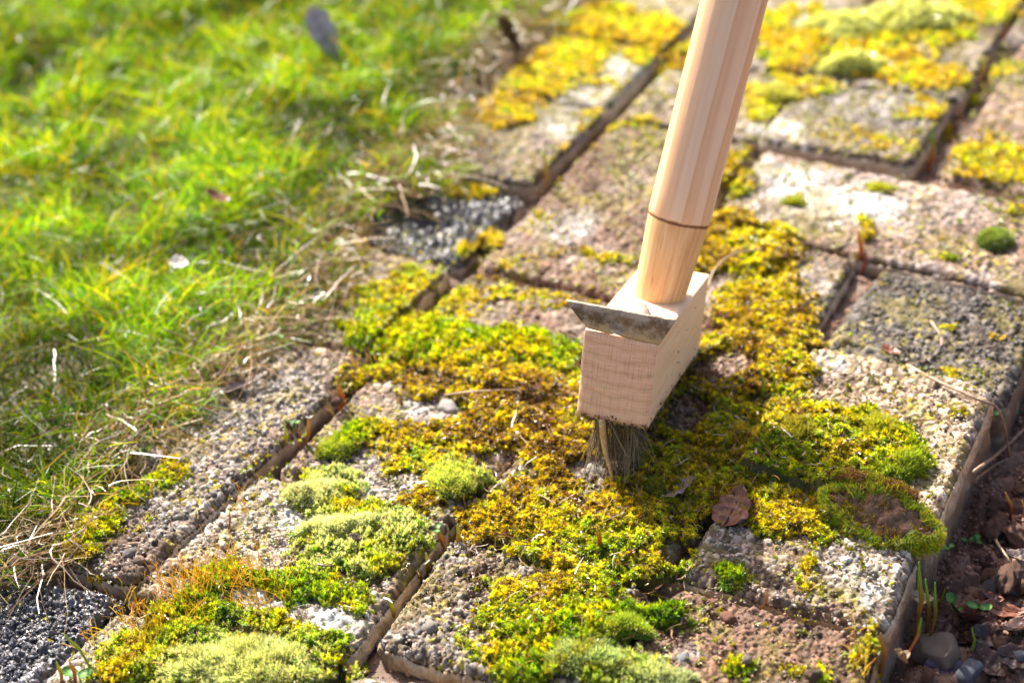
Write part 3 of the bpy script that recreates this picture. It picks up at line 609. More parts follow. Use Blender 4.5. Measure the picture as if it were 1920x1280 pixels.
def instmat(name, rough, spec):
    m, nt, out = newmat(name); p = N(nt,'ShaderNodeBsdfPrincipled'); a = N(nt,'ShaderNodeAttribute', attribute_name='col', attribute_type='INSTANCER').outputs['Color']
    nt.links.new(mix(nt,a,ramp(nt,noise(nt,2.2,4),[(.3,(.7,.7,.7)),(.7,(1.25,1.25,1.25))]),1.0,'MULTIPLY'), p.inputs['Base Color']); p.inputs['Roughness'].default_value = rough; p.inputs['Specular IOR Level'].default_value = spec
    nt.links.new(p.outputs[0], out.inputs[0]); return m
M_GRIT = instmat('grit_grain', .5, .3); M_CRUMB = instmat('soil_crumb', .7, .3)
def grit():
    src = [rock('grit_grain', 200+i, M_GRIT, 1, .3, .6) for i in range(6)]
    P = []; C = []; S = []
    for (c0,ax,ay,L1,L2,hz),(q,t,h,r) in zip(PAVTOP,QUADS):
        cp = proj(c0[0:1],c0[1:2]); 
        if not (-250<cp[0][0]<2200 and -200<cp[1][0]<1450): continue
        dark = np.mean(t) < .15; n = int(L1*L2*1e6*(.14 if dark else .07)*min(1.6,r))
        u = RNG.uniform(-.47,.47,n)*L1; v = RNG.uniform(-.47,.47,n)*L2; p = c0+u[:,None]*ax+v[:,None]*ay
        s = (.0004+.0009*RNG.random(n)**2.2)*(1.0+.25*dark)*min(1.3,r)**.5
        if r > 1.7 and not dark: s[RNG.random(n)<.02] *= 2.0
        w_ = RNG.random((n,1)); c = np.array(t)*.80*(np.array([1.08,.98,.86])*(1-w_)+np.array([.97,1.0,1.0])*w_)*(.35+1.35*RNG.random((n,1))**1.3)
        px,py = proj(p[:,0],p[:,1]); dr = dirt_at(p[:,0],p[:,1],px,py); c = mixc(c, np.array([.17,.10,.07]), np.clip(dr,0,.8))
        P.append(np.stack([p[:,0],p[:,1],np.full(n,hz+.0006*r)],-1)); C.append(c); S.append(s)
    P = np.concatenate(P); C = np.clip(np.concatenate(C),0,.8); s = np.concatenate(S); n = len(P)
    scatter('grit', P, RNG.normal(0,.5,(n,3))+[0,0,3], np.stack([s,s,s*.9],-1), C, np.zeros(n), src, 'small exposed stone grains on the concrete pavers'); print('grit',n)
    # crumbs of earth: in the bed and in the joints, a few on the stones
    src = [rock('soil_crumb', 220+i, M_CRUMB, 1, .4, .85) for i in range(5)]
    n = 26000; x = RNG.uniform(.195,.40,n); y = RNG.uniform(-.44,.2,n); px,py = proj(x,y); z = soil_h(x,y,px,py)[0]
    s = .0005+.0016*RNG.random(n)**2.5; P = [np.stack([x,y,z+s*.3],-1)]; S = [s]
    n = 30000; x = RNG.uniform(-.35,.2,n); y = RNG.uniform(-.44,.5,n); pv,_ = onpave(x,y); px,py = proj(x,y); ok = (pv==0)&(inpoly(px,py,LAWN)<0); x,y,px,py = x[ok],y[ok],px[ok],py[ok]
    z = soil_h(x,y,px,py)[0]; s = .0005+.0015*RNG.random(len(x))**2; P.append(np.stack([x,y,z+s*.3],-1)); S.append(s)
    n = 60000; x = RNG.uniform(-.3,.2,n); y = RNG.uniform(-.42,.4,n); pv,hz = onpave(x,y); px,py = proj(x,y); ok = (pv>0)&(RNG.random(n) < .75*dirt_at(x,y,px,py)+.02); x,y,hz = x[ok],y[ok],hz[ok]
    s = .0003+.0010*RNG.random(len(x))**2; P.append(np.stack([x,y,hz+.0012],-1)); S.append(s)
    P = np.concatenate(P); s = np.concatenate(S); n = len(P); C = np.array([.25,.135,.09])*(.5+1.1*RNG.random((n,1)))
    scatter('soil_crumbs', P, RNG.normal(0,.8,(n,3)), np.stack([s,s,s],-1), C, np.zeros(n), src, 'loose crumbs of dark brown earth'); print('crumbs',n)
grit()

# ------------------------------------------------------------------ the weeding brush
def rotm(z,x,y):
    cz,sz,cx,sx,cy,sy = math.cos(z),math.sin(z),math.cos(x),math.sin(x),math.cos(y),math.sin(y)
    return np.array([[cz,-sz,0],[sz,cz,0],[0,0,1]])@np.array([[1,0,0],[0,cx,-sx],[0,sx,cx]])@np.array([[cy,0,sy],[0,1,0],[-sy,0,cy]])
HM = rotm(.164,-.2601,.0725); HC = np.array([.0433,-.07517,.0382]); HD = np.array([.0345,.1037,.0430])
def wood_end():
    m, nt, out = newmat('sawn_end_grain'); tc = N(nt,'ShaderNodeTexCoord').outputs['Object']; sp = N(nt,'ShaderNodeSeparateXYZ'); nt.links.new(tc, sp.inputs[0])
    def M(op,a,b=None,c=None):
        n = N(nt,'ShaderNodeMath', operation=op)
        for k,v in enumerate((a,b,c)):
            if v is None: continue
            if isinstance(v,(int,float)): n.inputs[k].default_value = v
            else: nt.links.new(v,n.inputs[k])
        return n.outputs[0]
    x, z = sp.outputs[0], sp.outputs[2]
    nz = noise(nt, 90, 3, .6, tc); x2 = M('MULTIPLY',x,x)
    r = M('ADD', M('ADD', z, M('MULTIPLY',x2,-5.0)), M('MULTIPLY',nz,.0045))
    fr = M('FRACT', M('MULTIPLY', r, 165.0))
    rings = ramp(nt, fr, [(0,(.78,.43,.25)),(.10,(.87,.51,.32)),(.6,(.92,.57,.37)),(.92,(.85,.50,.31)),(1,(.78,.43,.25))])
    # rays: thin lines across the rings
    mp = N(nt,'ShaderNodeMapping'); nt.links.new(tc,mp.inputs[0]); mp.inputs['Scale'].default_value = (1400,1,60)
    ry = noise(nt, 1, 3, .7, mp.outputs[0]); rays = ramp(nt, ry, [(.34,(.78,.68,.6)),(.46,(1,1,1)),(.8,(1.08,1.06,1.04))])
    mp2 = N(nt,'ShaderNodeMapping'); nt.links.new(tc,mp2.inputs[0]); mp2.inputs['Scale'].default_value = (90,1,1500)
    sw = noise(nt, 1, 2, .7, mp2.outputs[0]); saw = ramp(nt, sw, [(.3,(.86,.84,.82)),(.6,(1.05,1.04,1.03))])
    c = mix(nt, mix(nt, rings, rays, 1, 'MULTIPLY'), saw, 1, 'MULTIPLY')
    spots = ramp(nt, noise(nt, 420, 2, .5, tc), [(.2,(.45,.28,.18)),(.29,(1,1,1))]); c = mix(nt, c, spots, 1, 'MULTIPLY')
    p = N(nt,'ShaderNodeBsdfPrincipled'); nt.links.new(c,p.inputs['Base Color']); p.inputs['Roughness'].default_value = .75; p.inputs['Specular IOR Level'].default_value = .25
    a = bump(nt, ry, .0002); a = bump(nt, sw, .0002, 1, a); nt.links.new(a,p.inputs['Normal']); nt.links.new(p.outputs[0],out.inputs[0]); return m
def wood_side(name, c1, c2, c3, scale, rough=.7, ring=None, stripes=None):
    m, nt, out = newmat(name); tc = N(nt,'ShaderNodeTexCoord').outputs['Object']
    mp = N(nt,'ShaderNodeMapping'); nt.links.new(tc,mp.inputs[0]); mp.inputs['Scale'].default_value = scale
    n1 = noise(nt, 1, 4, .65, mp.outputs[0])
    c = ramp(nt, n1, [(.3,c1),(.5,c2),(.72,c3)])
    if stripes:
        sp = N(nt,'ShaderNodeSeparateXYZ'); nt.links.new(tc,sp.inputs[0])
        mq = N(nt,'ShaderNodeMapping'); nt.links.new(tc,mq.inputs[0]); mq.inputs['Scale'].default_value = (26,26,4.5)
        wv = noise(nt, 1, 2, .5, mq.outputs[0])
        m1 = N(nt,'ShaderNodeMath',operation='MULTIPLY_ADD'); nt.links.new(sp.outputs[0],m1.inputs[0]); m1.inputs[1].default_value = 75.0*stripes[0]; nt.links.new(wv,m1.inputs[2])
        m2 = N(nt,'ShaderNodeMath',operation='MULTIPLY_ADD'); nt.links.new(sp.outputs[1],m2.inputs[0]); m2.inputs[1].default_value = 75.0*stripes[1]; nt.links.new(m1.outputs[0],m2.inputs[2])
        fr = N(nt,'ShaderNodeMath',operation='FRACT'); m3 = N(nt,'ShaderNodeMath',operation='MULTIPLY'); m3.inputs[1].default_value = 1.25; nt.links.new(m2.outputs[0],m3.inputs[0]); nt.links.new(m3.outputs[0],fr.inputs[0])
        st = ramp(nt, fr.outputs[0], [(0,(.88,.70,.55)),(.07,(1.04,1.05,1.04)),(.42,(1.02,1.0,.98)),(.58,(.96,.86,.78)),(.86,(.94,.82,.73)),(1,(.88,.70,.55))])
        c = mix(nt, c, st, 1, 'MULTIPLY')
        kn = ramp(nt, noise(nt, 1, 2, .5, mq.outputs[0]), [(.24,(.7,.6,.55)),(.3,(1,1,1))]); c = mix(nt, c, kn, 1, 'MULTIPLY')
    mk = N(nt,'ShaderNodeMapping'); nt.links.new(tc,mk.inputs[0]); mk.inputs['Scale'].default_value = tuple(min(q,400)*.9 for q in scale)
    pores = ramp(nt, noise(nt, 1, 3, .7, mk.outputs[0]), [(.25,(.55,.38,.26)),(.34,(1,1,1))]); c = mix(nt, c, pores, 1, 'MULTIPLY')
    p = N(nt,'ShaderNodeBsdfPrincipled'); nt.links.new(c,p.inputs['Base Color']); p.inputs['Roughness'].default_value = rough; p.inputs['Specular IOR Level'].default_value = .3
    nt.links.new(bump(nt, n1, .00025), p.inputs['Normal'])
    if ring:
        sp = N(nt,'ShaderNodeSeparateXYZ'); nt.links.new(tc,sp.inputs[0]); nn = noise(nt, 140, 3, .6, tc)
        a = N(nt,'ShaderNodeMath',operation='MULTIPLY_ADD'); nt.links.new(nn,a.inputs[0]); a.inputs[1].default_value = .0016; nt.links.new(sp.outputs[2],a.inputs[2])
        b = N(nt,'ShaderNodeMath',operation='SUBTRACT'); nt.links.new(a.outputs[0],b.inputs[0]); b.inputs[1].default_value = ring
        d = N(nt,'ShaderNodeMath',operation='ABSOLUTE'); nt.links.new(b.outputs[0],d.inputs[0])
        e = N(nt,'ShaderNodeMapRange'); nt.links.new(d.outputs[0],e.inputs[0]); e.inputs[1].default_value = .0002; e.inputs[2].default_value = .0011
        burn = mix(nt, (.16,.06,.025), c, e.outputs[0]); nt.links.new(burn,p.inputs['Base Color'])
    nt.links.new(p.outputs[0],out.inputs[0]); return m
W_END = wood_end()
W_SIDE = wood_side('planed_beech', (.78,.50,.30),(.88,.61,.39),(.92,.69,.48),(260,14,160))
W_TIP = wood_side('cut_handle_end', (.66,.34,.13),(.82,.50,.23),(.90,.62,.34),(420,420,22), .6)

def brush():
    root = empty('weeding_brush', HC); tag(root,'wooden weeding brush with round handle, metal scraper and steel bristles pressed on the moss','brush')
    # head: fine box with worn, slightly chipped edges; end faces carry the end grain
    st = .0012; nx,ny,nz = [int(q/st) for q in HD]; V = []; Fc = []; mi = []; off = 0
    for ax in range(3):
        for sg in (-1,1):
            a,b = [(1,2),(0,2),(0,1)][ax]; na,nb = (nx,ny,nz)[a],(nx,ny,nz)[b]
            A,B = np.meshgrid(np.linspace(-1,1,na+1),np.linspace(-1,1,nb+1),indexing='ij'); P = np.zeros(A.shape+(3,))
            P[...,a] = A*HD[a]/2; P[...,b] = B*HD[b]/2; P[...,ax] = sg*HD[ax]/2
            f = grid_faces(na+1,nb+1,off)
            flip = (sg > 0) if ax == 1 else (sg < 0)
            if flip: f = f[:,::-1]
            V.append(P.reshape(-1,3)); Fc.append(f); mi.append(np.full(len(f), 1 if ax == 1 else 0)); off += P.shape[0]*P.shape[1]
    V = np.concatenate(V); h = HD/2
    e = np.sort(h-np.abs(V),axis=1)[:,1]                       # distance to the nearest edge
    nse = fbm(V[:,0]*330+V[:,1]*170+9,V[:,2]*330-V[:,1]*210+9,5)
    low = (V[:,2] < 0)
    k = np.clip(1-e/(.0012+.0016*nse*(1+low)),0,1); V = V*(1-(k**2*(.0007+.0012*nse*low))[:,None]/np.maximum(np.abs(V).max(1),.01)[:,None])
    V += (vn(V[:,0]*900+V[:,1]*300,V[:,2]*900+V[:,1]*500,6)-.5)[:,None]*.00018*np.sign(V)
    # the front face leans a little and the lower front edge is frayed
    fr = (V[:,1] < -h[1]+.0004)&(V[:,2] < -h[2]+.003); V[fr,2] += (vn(V[fr,0]*700,V[fr,2]*200,8)-.6)*.0018
    # round hole for the handle is hidden by the handle itself
    hd = mesh('brush_head', V@HM.T, Fc, [W_SIDE,W_END], root, None, None, np.concatenate(mi), smooth=False)
    # keep object axes along the block so that the grain follows it
    hd.data.transform(Matrix(HM.T.tolist()).to_4x4()); hd.matrix_local = Matrix(HM.tolist()).to_4x4()
    hd['label'] = 'pale wooden block with end grain rings'
    # handle
    tz = HC+HM@np.array([0,0,HD[2]/2]); n_ = HM[:,2]; r0 = ray(1236,553); kk = ((tz-CAM)@n_)/(r0@n_); base = CAM+kk*r0
    top = CAM+.1*7.13*ray(1377,0); ax = (top-base)/np.linalg.norm(top-base)
    prof = [(-.020,.0105),(0,.0123),(.010,.0129),(.020,.01345),(.030,.0141),(.0400,.0147)]
    prof2 = [(.0400,.0147),(.0412,.0149),(.05,.0149),(.1,.0149)]+[(q,.0149) for q in np.linspace(.15,1.32,24)]+[(1.335,.0135),(1.34,.0105),(1.342,.002)]
    zq = Vector(ax.tolist()).to_track_quat('Z','Y').to_matrix().to_4x4()
    tc_ = (CAM-base)-((CAM-base)@ax)*ax; tc_ /= np.linalg.norm(tc_); rt_ = np.cross(tc_,ax)*-1; gn = .45*tc_-.89*rt_
    gl = np.array(zq.to_3x3()).T@gn; W_HANDLE = wood_side('pine_handle', (.84,.56,.34),(.90,.64,.42),(.94,.71,.50),(260,260,9), .45, None, (gl[0],gl[1]))
    def lathe(name, pr, mat, par, lab):
        sg = 56; a = np.linspace(0,2*np.pi,sg,endpoint=False); P = []
        for z_,r_ in pr:
            rr = r_*(1+.006*np.sin(a*2+z_*20)+.004*(vn(a*3,np.full(sg,z_*60),3)-.5)); P.append(np.stack([rr*np.cos(a),rr*np.sin(a),np.full(sg,z_)],-1))
        P = np.array(P).reshape(-1,3); i = np.arange(len(pr)-1)[:,None]*sg+np.arange(sg)[None,:]; j = np.arange(len(pr)-1)[:,None]*sg+(np.arange(sg)[None,:]+1)%sg
        f = np.stack([i.ravel(),j.ravel(),(j+sg).ravel(),(i+sg).ravel()],-1)
        o = mesh(name, P, f, mat, par, smooth=True); 
        if lab: o['label'] = lab
        return o
    W_RING = wood_side('pine_handle_burnt_seam', (.66,.34,.13),(.82,.50,.23),(.90,.62,.34),(420,420,22), .6, .0395)
    hb = lathe('handle', prof2, W_HANDLE, root, 'pale pine handle shaft with reddish grain stripes'); M0 = Matrix.Translation(Vector((base-HC).tolist()))@zq; hb.matrix_local = M0
    ht = lathe('handle_end', prof, W_RING, root, 'tapered handle end with a burnt seam'); ht.matrix_local = M0
    # scraper blade: folded sheet standing on the front top edge
    Bl = HC+HM@np.array([-HD[0]/2-.0006,-HD[1]/2+.0015,HD[2]/2]); Br = HC+HM@np.array([HD[0]/2+.0008,-HD[1]/2+.0015,HD[2]/2])
    # blade plane: contains the edge, leans back
    ex = (Br-Bl)/np.linalg.norm(Br-Bl); upv = HM@np.array([0,-math.sin(.20),math.cos(.20)]); nrm = np.cross(ex,upv)
    def onpl(px,py): r_ = ray(px,py); k_ = ((Bl-CAM)@nrm)/(r_@nrm); return CAM+k_*r_
    TL, TR, BL, BR = onpl(1059,566), onpl(1266,604), onpl(1104,613), onpl(1236,646)
    nu, nv = 40, 14; V = []
    for side in (0,1):
        for i in range(nv+1):
            for j in range(nu+1):
                u, v = j/nu, i/nv; p = (BL*(1-u)+BR*u)*(1-v)+(TL*(1-u)+TR*u)*v
                bulge = math.exp(-((u-.42)/.085)**2)*max(0,1-v*1.7)**1.2
                if v == 0 : pass
                p = p+upv*(.0026*math.exp(-((u-.42)/.075)**2)*(1-v)**4)-nrm*(-.0030*bulge) + nrm*.0012*side
                p = p+nrm*(.0025*(v**2))*-1 + nrm*.00025*(vn(np.array([u*14.]),np.array([v*6.]),4)[0]-.5)
                V.append(p-HC)
    V = np.array(V); q = (nu+1)*(nv+1); f = grid_faces(nv+1,nu+1); f2 = grid_faces(nv+1,nu+1,q)[:,::-1]
    id_ = np.arange(q).reshape(nv+1,nu+1); lp = np.concatenate([id_[0,:-1],id_[:-1,-1],id_[-1,:0:-1],id_[:0:-1,0]]); fe = np.stack([lp,np.roll(lp,-1),np.roll(lp,-1)+q,lp+q],-1)
    m, nt, out = newmat('dirty_steel'); tc = N(nt,'ShaderNodeTexCoord').outputs['Object']; a = noise(nt,220,4,.65,tc); b = noise(nt,60,4,.7,tc)
    z_ = N(nt,'ShaderNodeAttribute', attribute_name='grime_shine').outputs['Fac']
    gm = N(nt,'ShaderNodeMath',operation='ADD'); nt.links.new(a,gm.inputs[0]); nt.links.new(z_,gm.inputs[1])
    msk = ramp(nt, gm.outputs[0], [(.42,(0,0,0)),(.68,(1,1,1))])
    dirt = ramp(nt, b, [(.3,(.08,.045,.02)),(.5,(.17,.10,.04)),(.7,(.34,.20,.11))])
    p = N(nt,'ShaderNodeBsdfPrincipled'); nt.links.new(mix(nt,(.50,.38,.26),dirt,msk),p.inputs['Base Color']); 
    iv = N(nt,'ShaderNodeMath',operation='MULTIPLY_ADD'); nt.links.new(msk,iv.inputs[0]); iv.inputs[1].default_value=-.4; iv.inputs[2].default_value=.4; nt.links.new(iv.outputs[0],p.inputs['Metallic'])
    p.inputs['Roughness'].default_value = .42; nt.links.new(bump(nt,gm.outputs[0],.0006),p.inputs['Normal']); nt.links.new(p.outputs[0],out.inputs[0]); M_STEEL = m
    gr = np.tile(np.repeat(np.array([-.25,-.18,-.1,-.02,.04,.08,.1,.12,.14,.14,.14,.1,.02,-.02,-.02]),nu+1),2)  # grime by row; thinner low down, where bounced shine is painted into the steel
    bl = mesh('scraper_blade', V, [f,f2,fe], M_STEEL, root, smooth=True, attr={'grime_shine':gr}); bl['label'] = 'dirty steel scraper blade with a pressed notch'
    # rusty fixing tang behind the blade
    pts = []
    for (px,py) in [(1163,590),(1178,573),(1196,569),(1212,576),(1224,600)]:
        r_ = ray(px,py); k_ = ((tz-CAM)@n_)/(r_@n_); pts.append(CAM+k_*r_-HC)
    pts = np.array(pts); top_ = pts+n_*.0012; V = np.concatenate([pts,top_]); 
    fq = np.array([[i,(i+1)%5,(i+1)%5+5,i+5] for i in range(5)])
    mT = mineral('rusty_plate', .6, .4, 700, .4, .0004, ((.42,.22,.13),(.66,.52,.42)))
    t_ = mesh('fixing_plate', V, [fq, np.array([[5,6,7,8,9]])], mT, root)
    # crumbs and wood fluff stuck to the block
    kc = 420; Pc = []; 
    for _ in range(kc):
        t_ = RNG.random(); a_ = RNG.uniform(-.5,.5)
        if t_ < .35: l_ = [a_*HD[0],-HD[1]/2-.0001,-HD[2]/2+abs(RNG.normal(0,.0014))]
        elif t_ < .6: l_ = [HD[0]/2+.0001,a_*HD[1],-HD[2]/2+abs(RNG.normal(0,.003))]
        elif t_ < .96: l_ = [a_*HD[0]*.9,-HD[1]/2+RNG.random()*.03,HD[2]/2+.0001]
        else: l_ = [HD[0]/2+.0001,a_*HD[1],RNG.uniform(-.5,.5)*HD[2]]
        Pc.append(HM@np.array(l_))
    Pc = np.array(Pc); tet = np.array([(1,1,1),(1,-1,-1),(-1,1,-1),(-1,-1,1)])*.5; sc_ = (.00018+.00055*RNG.random(kc)**3)[:,None,None]
    Vc = (Pc[:,None,:]+(tet[None]+RNG.normal(0,.3,(kc,4,3)))*sc_*1.6).reshape(-1,3); b0 = (np.arange(kc)*4)[:,None]; Fc_ = np.concatenate([np.concatenate([b0+i_ for i_ in q_],1) for q_ in ((0,1,2),(0,3,1),(0,2,3),(1,3,2))])
    tag(mesh('stuck_crumbs', Vc, Fc_, M_SOIL, root, np.repeat(palette([(.20,.11,.06),(.30,.24,.04),(.5,.36,.22)],[5,3,2],kc),4,0)),'crumbs of soil and moss stuck to the block',None,None,'stuff')
    # bristles: wire tufts in three rows of holes
    Bp = []; D = []; L = []
    for i in range(11):
        for j in range(3):
            hx = (-.0075+.0072*j); hy = -HD[1]/2+.0062+i*.0092
            for _ in range(46 if i < 2 else 26):
                a = RNG.random()*6.28; r = .0019*math.sqrt(RNG.random()); s_ = np.array([hx+r*math.cos(a),hy+r*math.sin(a),-HD[2]/2+.001])
                d = HM@np.array([.10+.06*(j-1)+RNG.normal(0,.09)+r*30*math.cos(a),-.02+RNG.normal(0,.09)+r*30*math.sin(a),-1.]); p = HC+HM@s_
                d /= np.linalg.norm(d); l = min(RNG.uniform(.024,.0335),(p[2]-.0015-RNG.uniform(0,.003))/max(.2,-d[2])); 
                if l > .003: Bp.append(p-HC); D.append(d); L.append(l)
    for _ in range(14):      # a few sprung out of line
        s_ = np.array([RNG.uniform(-.014,.016),-HD[1]/2+RNG.uniform(.002,.012),-HD[2]/2+.001]); p = HC+HM@s_; d = HM@np.array([RNG.normal(.3,.55),RNG.normal(-.1,.3),-1.]); d /= np.linalg.norm(d)
        Bp.append(p-HC); D.append(d); L.append(min(RNG.uniform(.018,.03),p[2]/max(.2,-d[2])))
    n = len(Bp); cols = palette([(.22,.16,.09),(.34,.25,.14),(.10,.07,.04),(.46,.36,.22)],[4,4,3,2],n)
    mB, nt, out = newmat('steel_bristle'); p = N(nt,'ShaderNodeBsdfPrincipled'); nt.links.new(N(nt,'ShaderNodeAttribute',attribute_name='col').outputs['Color'],p.inputs['Base Color']); p.inputs['Metallic'].default_value=.35; p.inputs['Roughness'].default_value=.4; nt.links.new(p.outputs[0],out.inputs[0])
    b_ = strands('bristles', np.array(Bp), np.array(D), np.array(L), RNG.normal(0,.09,(n,3)), np.full(n,.00036), cols, mB, 5, False, 0., .8, None, root, .008); tag(b_,'bunched fine steel bristles',None,None,'stuff')
    return base, ax
brush()

# ------------------------------------------------------------------ tubes and single things
def tube(name, pts, rad, mat, col=None, sides=8, loc=None, parent=None, flat=1.0, res=5):
    """smooth tapering tube through points (Catmull-Rom)"""
    P = np.array(pts,float); rad = np.array(rad,float); Q = []; Rr = []
    e = np.concatenate([[2*P[0]-P[1]],P,[2*P[-1]-P[-2]]])
    for i in range(len(P)-1):
        for t in np.linspace(0,1,res,endpoint=False):
            a,b,c,d = e[i:i+4]; Q.append(.5*((2*b)+(c-a)*t+(2*a-5*b+4*c-d)*t*t+(3*b-a-3*c+d)*t**3)); Rr.append(rad[i]*(1-t)+rad[i+1]*t)
    Q.append(P[-1]); Rr.append(rad[-1]); Q = np.array(Q); Rr = np.array(Rr); T = np.gradient(Q,axis=0); T /= np.linalg.norm(T,axis=1)[:,None]+1e-12
    ref = np.array([0.3,.2,1.]); ref = ref/np.linalg.norm(ref)
    if abs(T.mean(0)@ref) > .9*np.linalg.norm(T.mean(0)): ref = np.array([.9,-.4,.1])
    S = np.cross(T,ref); S /= np.linalg.norm(S,axis=1)[:,None]+1e-12; S2 = np.cross(T,S); a = np.linspace(0,6.2832,sides,endpoint=False)
    V = Q[:,None,:]+Rr[:,None,None]*(S[:,None,:]*np.cos(a)[None,:,None]+flat*S2[:,None,:]*np.sin(a)[None,:,None]); n = len(Q); V = V.reshape(-1,3)
    i = (np.arange(n-1)*sides)[:,None]+np.arange(sides); j = (np.arange(n-1)*sides)[:,None]+(np.arange(sides)+1)%sides
    f = np.stack([i.ravel(),j.ravel(),(j+sides).ravel(),(i+sides).ravel()],-1); k = len(V); V = np.concatenate([V,[Q[0],Q[-1]]])
    r_ = np.arange(sides); f3 = np.concatenate([np.stack([(r_+1)%sides,r_,np.full(sides,k)],-1), np.stack([r_+(n-1)*sides,(r_+1)%sides+(n-1)*sides,np.full(sides,k+1)],-1)])
    cc = None
    if col is not None:
        col = np.array(col,float); col = np.stack([np.interp(np.linspace(0,1,n),np.linspace(0,1,len(col)),col[:,q]) for q in range(3)],-1); cc = np.concatenate([np.repeat(col,sides,0),[col[0],col[-1]]])
    L0 = np.array(loc if loc is not None else P[0]); return mesh(name, V-L0, [f,f3], mat, parent, cc, L0, smooth=True)
def up(p, h): return p+np.array([0,0,h])

def leaf(px, py, L, W, yaw, tilt, roll, curl, mat, label, fold=.35, lift=.002, group=None, seed=0, shape=1.0, ripple=.12, stalk=True, z=None):
    rg = np.random.default_rng(seed+500); n, m = 22, 13; u = np.linspace(0,1,n)[:,None]; v = np.linspace(-1,1,m)[None,:]
    wv = np.sin(np.pi*u**(.75*shape))**.75*(1+.10*np.sin(u*23+rg.random()*6)*(np.abs(v)>.7)); X = (u-.5)*L+0*v; Y = v*W/2*wv
    Z = fold*np.abs(v)*W/2*wv*(1+.4*np.sin(u*3+rg.random()*5))+curl*L*((u-.5)**2)*1.6*np.where(u>.5,1,.5)
    Z = Z+ripple*W*(fbm(u*4+rg.random()*9+0*v,v*2+5+0*u,seed+3,3)-.5)+.05*W*np.sin(np.abs(v)*2+u*28)*wv*.5
    # roll the margins in
    P = np.stack([X,Y,Z],-1).reshape(-1,3); M = rotm(yaw,0,0)@rotm(0,roll,0)@rotm(0,0,-tilt); P = P@M.T
    p0 = at(px,py); 
    if z is not None: p0[2] = z
    P[:,2] -= np.percentile(P[:,2],8); loc = up(p0,lift); d = P.copy()
    Vt = np.concatenate([P, P+np.array([0,0,-.00025])]); q = n*m; f = grid_faces(n,m); id_ = np.arange(q).reshape(n,m); lp = np.concatenate([id_[0,:-1],id_[:-1,-1],id_[-1,:0:-1],id_[:0:-1,0]])
    o = mesh('leaf' if not group else 'leaf', Vt, [f, f[:,::-1]+q, np.stack([lp,np.roll(lp,-1),np.roll(lp,-1)+q,lp+q],-1)], mat, None, None, loc, smooth=True)
    tag(o, label, 'leaf', group)
    if stalk:
        mid = P.reshape(n,m,3)[:,m//2,:]; tube('midrib', [mid[i]+np.array([0,0,.0002]) for i in range(1,n-1,4)], np.linspace(.0005,.0002,len(range(1,n-1,4))), mat, None, 5, mid[0]*0, o)
    return o
R_ = math.radians
leaf(1376,965,.022,.019,R_(80),R_(22),R_(-12),.25,ML_RED,'reddish brown folded leaf lying on the moss below the brush head',.3,.0015,seed=1)
leaf(1272,926,.018,.014,R_(35),R_(18),R_(-12),.4,ML_GREY,'small grey brown leaf between the bristles and the reddish folded leaf',.2,.002,seed=2)
leaf(612,112,.042,.020,R_(-30),R_(-62),R_(10),.3,ML_PURPLE,'upright purple grey leaf catching light in the far lawn',.35,.006,seed=3)
leaf(318,20,.040,.012,R_(45),R_(-10),R_(20),.4,ML_TAN,'pale tan leaf lying in the lawn at the top edge',.2,.014,seed=4)
leaf(955,110,.034,.020,R_(70),R_(-70),R_(0),.3,ML_DARK,'dark purple brown leaf standing where lawn meets the yellow moss',.35,.004,seed=5)
leaf(770,380,.030,.018,R_(10),R_(-15),R_(-25),.8,ML_RED,'larger curled dark red leaf beside the black paver',.45,.003,seed=6)
leaf(728,368,.022,.015,R_(60),R_(-25),R_(20),.8,ML_RED,'smaller curled dark red leaf half hidden under grass by the black paver',.45,.004,seed=7)
leaf(393,1022,.024,.008,R_(62),R_(-12),R_(25),.3,ML_RED,'rolled reddish leaf lying along the open joint',.7,.001,seed=8,z=-.009)
leaf(262,1130,.018,.012,R_(75),R_(-40),R_(10),.5,ML_RED,'rust red leaf stuck upright in the joint by the dark gravelly paver',.4,.0005,seed=9,z=-.010)
leaf(350,550,.012,.009,R_(10),R_(-10),R_(10),.4,ML_WHITE,'small bleached white leaf in the middle of the lawn',.2,.020,seed=10)
leaf(418,418,.016,.010,R_(30),R_(-30),R_(0),.4,ML_RED,'small orange red leaf deep in the sunlit lawn',.3,.016,seed=11)
leaf(900,172,.016,.010,R_(60),R_(-50),R_(0),.4,ML_WHITE,'pale bleached leaf near the dark purple leaf at the lawn edge',.3,.006,seed=12)
leaf(870,195,.020,.012,R_(0),R_(-10),R_(10),.4,ML_DARK,'dark brown leaf flat at the lawn edge beside the pale bleached leaf',.3,.004,seed=13)
leaf(430,720,.014,.011,R_(30),R_(-10),R_(0),.5,ML_DARK,'dark brown leaf scrap under the dry straw',.3,.008,seed=14)
leaf(450,735,.034,.006,R_(55),R_(2),R_(0),.2,ML_GREY,'long narrow withered leaf on the paver edge beneath the straw',.3,.004,seed=15)
leaf(1670,662,.012,.005,R_(-15),R_(0),R_(10),.3,ML_RED,'small pinkish brown leaf scrap in the gap above the bright paver',.4,.002,seed=16)
leaf(1560,600,.010,.006,R_(30),R_(0),R_(0),.3,ML_GREY,'tiny pale leaf scrap fallen into the wide joint right of the brush',.3,.001,seed=17,z=-.012)
